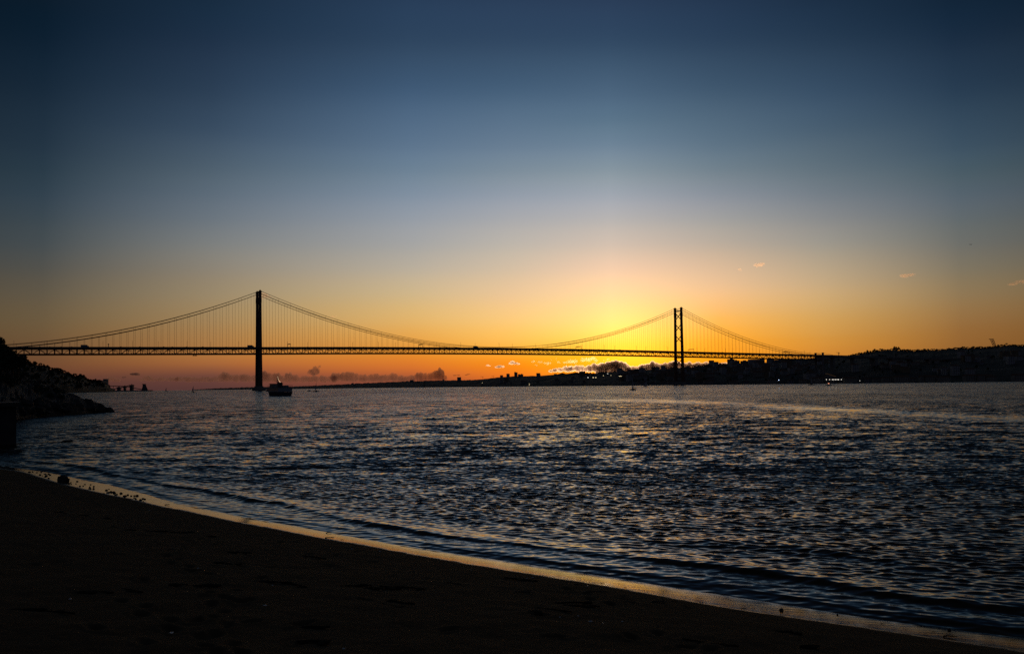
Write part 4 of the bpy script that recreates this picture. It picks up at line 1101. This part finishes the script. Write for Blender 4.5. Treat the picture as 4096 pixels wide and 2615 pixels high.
# ------------------------------------------------------------------ near left: quay wall, rocky point, tree
HB = [(-500, 1466, 1700), (0, 1482, 1684), (65, 1486, 1677), (95, 1500, 1673), (180, 1538, 1665), (255, 1570, 1660), (290, 1574, 1658), (324, 1590, 1656), (347, 1600, 1654), (384, 1613, 1651), (400, 1626, 1650), (415, 1640, 1649), (430, 1645, 1648)]
hc = []
for px, yr, yb in HB:
    Y0 = ground(px, yb)[1]; hc.append((px, yr, Y0, Y0 + max(4, (yb - yr) * .16)))
point = Land('headland', hc, ROCK, power=.7, step=5, nt=12, rough=.9, freq=.35, back=1.3, base=-1.5)
for k in range(64):
    px = random.uniform(60, 436) if k > 14 else random.uniform(395, 440)
    t = random.uniform(0, .25) if px < 330 else random.uniform(0, .95); r_ = random.uniform(.5, 1.25) if k > 14 else random.uniform(.45, .9)
    q = point.pt(px, t); mb = MB(); mb.rock((0, 0, 0), r_, 2, .35, .75)
    tag(mb.build('boulder', ROCK, None, False, q + np.array([0, -.4, -.1])), 'dark boulder on the water edge of the left rocky point', 'boulder', 'boulders on the left rocky point')
for px, dy, r_, lab in ((424, 1640, 1.3, 'large boulder next to the outermost rock of the left point'), (437, 1641, 1.05, 'outermost low rock at the tip of the left point')):
    q = ground(px, 1648); mb = MB(); mb.rock((0, 0, 0), r_, 3, .35, .6); tag(mb.build('boulder', ROCK, None, False, q + np.array([0, 0, .2])), lab, 'boulder')
g0 = ground(65, 1777); Wl = MB(); zt = at(65, 1613, g0[1])[2]
x1 = g0[0]; qa = math.atan2(-x1, g0[1]) + .03; e = empty('quay_wall', (x1 - 12 * math.cos(qa) - 6 * math.sin(qa), g0[1] - 12 * math.sin(qa) + 6 * math.cos(qa), 0), 'black masonry quay wall with a square end at the left edge of the water', 'wall', None, qa)
mb = MB(); mb.box((0, 0, zt / 2 - 1.2), (24, 12, zt + 1.9)); mb.build('masonry', mat('quay_stone', (.05, .047, .044), .9, .4, .8, bump=.5), e)
mb = MB(); mb.box((.1, -.1, zt - .1), (24.5, 12.4, .35)); mb.build('coping', mat('coping_stone', (.05, .047, .044), .95, .4, .8, bump=.4), e)
mb = MB(); mb.box((14.0, -5, -.22), (4.5, .9, .5)); mb.rock((16, -5, -.1), .7, 2, .3, .4); mb.build('footing', ROCK, e)


def leafy(name, px, yb, Y, h, w, label, group=None, n=900, size=.22, trunk=True, kind='tree'):
    p_ = at(px, yb, Y); e = empty(name, p_, label, kind, group)
    tr = MB(); tr.tube([(0, 0, -1.5), (.15, .1, h * .3), (-.1, .2, h * .6)], .09 * w * .5 + .08, 7, .06)
    cl = []
    for k in range(11):
        a = rng.uniform(0, 6.28); rr = rng.uniform(.15, .72) * w / 2; z = h * rng.uniform(.42, .92)
        c = (math.cos(a) * rr, math.sin(a) * rr, z); cl.append(c); tr.tube([(0, .1, h * .3), (c[0] * .5, c[1] * .5, h * .3 + (z - h * .3) * .6), c], .07, 5, .03)
    tr.build('trunk', BARK, e)
    cr = MB()
    for c in cl: cr.leaves(c, w * .2, w * .2, h * .13, n // 11, size)
    cr.leaves((0, 0, h * .6), w * .42, w * .42, h * .3, n // 4, size)
    cr.build('crown', LEAF, e); return e


leafy('tree', 28, 1500, 162, 5.4, 4.6, 'dense dark tree at the left edge covering the end of the bridge', n=2600)
leafy('tree', -18, 1490, 158, 6.2, 4.2, 'dark tree cut by the left edge of the photo, taller than its neighbour', n=1800)
leafy('shrub', 70, 1492, 164, 3.2, 3.4, 'bushy shrub spreading right below the dense dark tree', None, 1500, kind='shrub')
leafy('shrub', 45, 1510, 158, 4.2, 4.6, 'dark shrub under the dense tree at the left edge', None, 1600, kind='shrub')
for k in range(26):
    px = random.uniform(-40, 250); t = random.uniform(.45, 1.0); q = point.pt(px, t); mb = MB()
    h = random.uniform(.9, 1.9) * (1 if px < 180 else .6); mb.leaves((0, 0, h * .4), h * .8, h * .8, h * .6, 260, .16)
    tag(mb.build('bush', LEAF2, None, False, q), 'low dark bush on the slope of the left rocky point', 'bush', 'bushes on the left rocky point')

# ------------------------------------------------------------------ things lying on the beach
def sand_at(px, py):
    z = 0.0
    for _ in range(12):
        g = ground(px, py, z); z = .6 * z + .4 * float(sand_height(np.array([g[0]]), np.array([g[1]]))[0][0])
    return ground(px, py, z)


for k in range(70):
    px = random.uniform(112, 580); yb = np.interp(px, [q[0] for q in DRY_PX], [q[1] for q in DRY_PX]) - random.uniform(-3, 12 + (px < 450) * 10)
    q = sand_at(px, yb); mb = MB(); mb.rock((0, 0, .01), random.uniform(.03, .085), 1, .3, .6)
    tag(mb.build('pebble', ROCK, None, False, q), 'small dark stone lying in the shallow wet strip at the left', 'stone', 'stones along the left end of the wet strip')
for px, py, r_, lab in ((250, 1924, .30, 'largest dark rock at the water edge on the left of the beach'), (3126, 2440, .042, 'round dark stone on the lit wet sand at the right'), (3797, 2519, .036, 'small dark stone far right on the wet sand'), (3350, 2458, .02, 'tiny stone on the glossy wet strip')):
    q = sand_at(px, py); mb = MB(); mb.rock((0, 0, r_ * .35), r_, 2, .3, .75); tag(mb.build('rock', ROCK, None, False, q), lab, 'rock')


def stick(px, py, ln, rz, lab, th=.025, bend=.08):
    q = sand_at(px, py); mb = MB()
    mb.tube([(-ln / 2, 0, th), (-ln * .15, bend * ln, th * 1.6), (ln * .2, bend * .4 * ln, th * 1.4), (ln / 2, -bend * ln, th * 2)], th, 6, th * .6)
    mb.tube([(ln * .1, bend * ln * .6, th), (ln * .28, bend * ln * 2.2, th * 3)], th * .6, 5, th * .3)
    o = mb.build('driftwood_stick', WOOD, None, False, q); o.rotation_euler = (0, 0, rz); return tag(o, lab, 'driftwood')


stick(669, 2019, 0.2, .1, 'short forked stick at the water edge on the left', 0.014, 0.09)
stick(1315, 2131, 0.19, .7, 'thin stick poking from the wet strip, left of centre', 0.013, 0.09)
stick(1318, 2152, 0.28, -.15, 'flat stick lying along the dry edge left of centre', 0.016, 0.03)
stick(1369, 2158, 0.1, 0, 'short stick beside the flat stick on the dry edge', 0.007, 0.09)
stick(2095, 2370, 0.44, -.12, 'long straight stick on the dark sand at centre', 0.016, 0.03)
stick(2380, 2369, 0.5, -.06, 'long pale stick below the glossy wet strip right of centre', 0.016, 0.03)
stick(2310, 2338, 0.16, -.1, 'short bent stick near the dry edge right of centre', 0.011, 0.09)
stick(2411, 2332, 0.1, 0, 'small block of wood on the glossy wet edge', 0.007, 0.09)
stick(2502, 2349, 0.06, .1, 'tiny twig on the glossy wet edge', 0.006, 0.09)
stick(2637, 2409, 0.3, -.2, 'thin twig on the sand below the brightest glossy strip', 0.016, 0.03)
stick(2700, 2406, 0.14, -.5, 'short twig slanting on the sand below the glossy strip', 0.010, 0.09)
stick(2806, 2410, 0.09, -.2, 'stubby dark piece of wood on the bright wet sand', 0.006, 0.09)
stick(2975, 2434, 0.11, .1, 'dark piece of wood at the dry edge on the right', 0.008, 0.09)
stick(3735, 2526, 0.06, -.6, 'small curved twig on the wet sand far right', 0.006, 0.09)
stick(3800, 2548, 0.22, -.35, 'long dark branch at the dry edge far right', 0.015, 0.09)
stick(3529, 2494, 0.06, 0, 'small twig in the middle of the right wet sand', 0.006, 0.09)
LIT = [(597, 2041), (1122, 2137), (1407, 2196), (1521, 2206), (1565, 2214), (1884, 2281), (1091, 2342), (686, 2533), (1374, 2597), (1781, 2608), (792, 2275), (895, 2311), (2108, 2314), (2350, 2344), (2130, 2310), (2240, 2470), (2312, 2464), (2413, 2494), (2360, 2487), (2490, 2486), (280, 2398), (1060, 2424)]
for px, py in LIT:
    q = sand_at(px, py); mb = MB(); mb.rock((0, 0, .012), random.uniform(.018, .038), 1, .4, .5)
    tag(mb.build('litter_scrap', LITTER, None, False, q), 'tiny pale scrap of litter on the dark sand', 'litter', 'pale scraps scattered on the beach')
WD = [(1250, 2228), (1560, 2350), (1640, 2352), (1800, 2335), (1500, 2354), (2080, 2318), (2280, 2412), (2325, 2425), (1180, 2340), (1070, 2328), (1400, 2345), (400, 2370), (520, 2362), (680, 2340), (330, 2370), (120, 2440), (200, 2450), (905, 2255), (960, 2210), (800, 2345), (840, 2340),
      (620, 2125), (730, 2130), (835, 2145), (450, 2110), (520, 2120), (240, 2050), (330, 2062), (430, 2075), (1560, 2424), (1600, 2410), (2210, 2440), (2130, 2450), (2800, 2570), (2870, 2580), (3240, 2585), (1260, 2510), (1250, 2568), (3150, 2530)]
for px, py in WD:
    q = sand_at(px, py); mb = MB(); n = random.randint(3, 6); w_ = random.uniform(.12, .4)
    mb.tube([(-w_ * 1.05, 0, .012), (0, .02, .016), (w_ * 1.05, 0, .012)], .014, 5)
    for j in range(n): mb.rock((random.uniform(-w_, w_), random.uniform(-.05, .05), .008), random.uniform(.05, .13), 1, .45, .22)
    o = mb.build('seaweed_clump', WEED, None, False, q); o.rotation_euler = (0, 0, rad(random.uniform(-40, 5)))
    tag(o, 'flat dark clump of seaweed on the dry sand', 'seaweed', 'seaweed clumps scattered on the beach')

# ------------------------------------------------------------------ clouds
def cloud_mat(name, dens, aniso, col=(.95, .95, .96)):
    m = bpy.data.materials.new(name); m.use_nodes = True; N = m.node_tree.nodes; L = m.node_tree.links; N.clear()
    out = N.new('ShaderNodeOutputMaterial'); v = N.new('ShaderNodeVolumePrincipled')
    v.inputs['Density'].default_value = dens; v.inputs['Anisotropy'].default_value = aniso; v.inputs['Color'].default_value = (*col, 1)
    L.new(v.outputs[0], out.inputs['Volume']); return m


def billow(Y, base, depth):
    t = bpy.data.textures.new('cloud_billow', 'CLOUDS'); t.noise_scale = base * Y / 20000; t.noise_depth = depth; return t


def cloud(label, blobs, Y, m, deep=1.0, disp=70, vox=3.0, group=None):
    bm = bmesh.new(); c0 = at(blobs[0][0], blobs[0][1], Y); k = Y / F
    for px, py, rx, ry in blobs:
        c = at(px, py, Y + random.uniform(-.3, .3) * rx * k)
        mt = Matrix.Translation(Vector(c - c0)) @ Matrix.Diagonal((rx * k, max(rx, ry) * k * deep, ry * k, 1))
        bmesh.ops.create_icosphere(bm, subdivisions=3, radius=1, matrix=mt)
    me = bpy.data.meshes.new('cloud'); bm.to_mesh(me); bm.free(); me.materials.append(m)
    o = bpy.data.objects.new('cloud', me); COL.objects.link(o); o.location = c0
    r = o.modifiers.new('union', 'REMESH'); r.mode = 'VOXEL'; r.voxel_size = vox * k
    for t, s_ in ((billow(Y, 95, 5), disp), (billow(Y, 38, 4), disp * .5)):
        d = o.modifiers.new('billow', 'DISPLACE'); d.texture = t; d.strength = s_ * k / 5.5; d.mid_level = .5; d.texture_coords = 'GLOBAL'
    return tag(o, label, 'cloud', group)


def puffs(x0, x1, top, base, n, seed):
    r_ = random.Random(seed); out = []
    for i in range(n):
        x_ = x0 + (x1 - x0) * (i + .5) / n + r_.uniform(-4, 4); t = top(x_) + r_.uniform(-7, 3); h = (base - t) / 2
        out.append((x_, base - h, (x1 - x0) / n * r_.uniform(.8, 1.3), max(h, 3)))
    return out


DENSE = cloud_mat('cloud_dense', .014, .82, (.86, .75, .71)); MAUVE = cloud_mat('cloud_mauve', .010, .3, (.66, .45, .41)); THIN = cloud_mat('cloud_thin', .0003, .8); PINK = cloud_mat('cloud_pink', .003, .76, (.98, .72, .55))
YC = 20000
tp = lambda xs, ys: (lambda x_: np.interp(x_, xs, ys))
cloud('large dark cloud bank with glowing golden edges left of the far tower', puffs(2205, 2518, tp([2205, 2240, 2270, 2300, 2330, 2345, 2370, 2400, 2430, 2455, 2480, 2500, 2518], [1480, 1468, 1472, 1463, 1466, 1470, 1455, 1451, 1446, 1443, 1442, 1450, 1466]), 1487, 26, 1) + puffs(2380, 2520, tp([2380, 2520], [1470, 1470]), 1496, 8, 2) + [(2420, 1468, 22, 17), (2441, 1463, 21, 18), (2462, 1462, 22, 18), (2486, 1468, 17, 15), (2400, 1474, 20, 12)], 60000, DENSE, .8, 60)
cloud('dark cloud bank with a bright rim just behind the left of the far tower', puffs(2510, 2700, tp([2510, 2535, 2560, 2590, 2620, 2650, 2680, 2700], [1470, 1462, 1460, 1452, 1449, 1456, 1450, 1446]), 1490, 16, 3), 62000, DENSE, .8, 55)
cloud('long flat grey cloud right of the far tower above the houses', puffs(2690, 2905, tp([2690, 2730, 2800, 2860, 2905], [1448, 1450, 1452, 1452, 1450]), 1480, 14, 4), 65000, DENSE, .8, 45)
cloud('small dark cloud nearest the golden bank, highest of the three small ones', [(2050, 1450, 10, 7), (2062, 1453, 12, 5), (2072, 1455, 9, 3.5), (2042, 1453, 7, 3)], 58000, DENSE, .8, 30, 2)
cloud('small dark cloud in the middle of the three small ones', [(2000, 1466, 13, 5), (2012, 1466, 8, 4), (1986, 1468, 8, 3)], 58000, DENSE, .8, 28, 2)
cloud('smallest dark cloud of the three, furthest from the golden bank', [(1950, 1461, 8, 4), (1958, 1463, 7, 3)], 58000, DENSE, .8, 22, 2)
cloud('bright torn wisp of cloud above the left end of the golden bank', [(2133, 1446, 11, 5), (2163, 1448, 12, 5), (2190, 1452, 16, 6), (2205, 1440, 6, 5), (2232, 1448, 9, 6), (2226, 1435, 4, 6), (2145, 1460, 9, 3)], 67000, THIN, .9, 60, 2.5)
cloud('bright rounded wisp under the deck left of the golden bank peak', [(2262, 1450, 12, 4), (2285, 1446, 17, 8), (2300, 1444, 12, 9)], 67000, THIN, 1.2, 50, 2.5)
cloud('bright thin cloud just below the deck over the golden bank', [(2330, 1443, 13, 5), (2352, 1438, 16, 8), (2372, 1433, 13, 8), (2385, 1442, 9, 6), (2330, 1432, 8, 4), (2432, 1437, 9, 4), (2418, 1441, 8, 3)], 67000, THIN, 1.2, 55, 2.5)
cloud('low mauve cloud bank on the horizon between the near tower and the bridge middle', puffs(1050, 1345, tp([1050, 1060, 1080, 1110, 1135, 1160, 1185, 1200, 1225, 1250, 1280, 1295, 1310, 1345], [1476, 1482, 1496, 1494, 1500, 1492, 1500, 1510, 1505, 1502, 1495, 1503, 1512, 1500]), 1530, 26, 5), YC, MAUVE, .8, 60)
cloud('tall mauve cloud puff standing above the low bank right of the ferry', [(1246, 1484, 14, 10), (1262, 1476, 12, 12), (1270, 1484, 10, 14), (1278, 1466, 6, 6), (1255, 1494, 16, 8), (1238, 1490, 8, 7)], YC - 300, cloud_mat('cloud_puff', .01, .3, (.4, .3, .32)), .8, 55, 2.2)
cloud('low mauve cloud bank on the horizon left of the near tower', puffs(700, 1030, tp([700, 735, 770, 800, 840, 870, 893, 905, 930, 960, 985, 1030], [1512, 1507, 1510, 1508, 1510, 1502, 1491, 1494, 1505, 1500, 1498, 1500]), 1528, 28, 6), YC, MAUVE, .8, 50)
cloud('mauve cloud bank with puffed tops under the middle of the bridge', puffs(1330, 1655, tp([1330, 1350, 1370, 1400, 1415, 1450, 1480, 1505, 1520, 1545, 1580, 1600, 1655], [1495, 1490, 1492, 1484, 1496, 1502, 1500, 1491, 1504, 1496, 1494, 1504, 1506]), 1528, 28, 7), YC, MAUVE, .8, 60)
cloud('mauve cloud with a high rounded head right of the puffed bank', puffs(1655, 1780, tp([1655, 1670, 1690, 1710, 1730, 1745, 1760, 1772, 1780], [1496, 1492, 1490, 1502, 1488, 1480, 1471, 1480, 1502]), 1524, 14, 8), YC - 200, MAUVE, .8, 55)
cloud('flat small grey cloud over the low coast skyline', [(1820, 1501, 10, 2.5), (1833, 1500, 9, 2.5)], YC, MAUVE, 1, 20, 2)
cloud('faint flat cloud right of the small grey cloud over the low skyline', [(1875, 1496, 9, 2), (1866, 1499, 9, 2)], YC, MAUVE, 1, 20, 2)
cloud('small dark mauve cloud over the silo tower', [(530, 1496, 12, 5), (545, 1496, 12, 6), (555, 1498, 6, 4)], YC, cloud_mat('cloud_dusky', .022, .3, (.4, .3, .32)), .8, 30, 2)
cloud('smaller dusky cloud left of the one over the silo tower', [(494, 1509, 7, 4), (500, 1508, 6, 3.5)], YC, cloud_mat('cloud_dusky_small', .02, .3, (.4, .3, .32)), .8, 24, 2)
cloud('thin mauve haze cloud low on the horizon at the left', puffs(560, 710, tp([560, 595, 620, 640, 660, 690, 710], [1516, 1505, 1514, 1511, 1512, 1511, 1514]), 1526, 14, 9), YC, MAUVE, .8, 40)
cloud('thin mauve cloud low on the horizon right of the left cliff tower', puffs(430, 480, tp([430, 440, 480], [1508, 1507, 1520]), 1528, 6, 10), YC, MAUVE, .8, 40)
cloud('glowing orange wisp of cloud beside the top of the near tower', [(1050, 1178, 20, 8), (1070, 1186, 16, 6), (1052, 1192, 12, 5), (1040, 1180, 10, 9), (1018, 1184, 6, 6)], 12000, PINK, 1.5, 60, 3)
cloud('small pink wisp of cloud above the cables right of the near tower', [(1330, 1267, 10, 4), (1342, 1264, 7, 4)], 12000, PINK, 1.5, 35, 2.5)
cloud('pink wisp of cloud in the sky right of the far tower', [(3035, 1060, 22, 7), (3050, 1056, 12, 6), (2960, 1078, 9, 4)], 12000, PINK, 1.5, 60, 3)
cloud('pink wisp of cloud high over the right hill', [(3625, 1102, 24, 7), (3650, 1098, 12, 5)], 12000, PINK, 1.5, 60, 3)
cloud('pink wisp of cloud cut by the right edge of the photo', [(4080, 1126, 18, 6), (4050, 1137, 18, 5), (4110, 1128, 20, 8)], 12000, PINK, 1.5, 60, 3)

# ------------------------------------------------------------------ render
scene.view_settings.view_transform = 'Standard'; scene.view_settings.look = 'None'
scene.view_settings.exposure = 0; scene.view_settings.gamma = 1
scene.render.engine = 'CYCLES'
cy = scene.cycles; cy.max_bounces = 10; cy.diffuse_bounces = 2; cy.glossy_bounces = 3; cy.volume_bounces = 4; cy.transparent_max_bounces = 16
cy.use_denoising = False; cy.denoiser = 'OPENIMAGEDENOISE'; cy.denoising_input_passes = 'RGB_ALBEDO_NORMAL'; cy.sample_clamp_indirect = 4; cy.caustics_reflective = False; cy.caustics_refractive = False
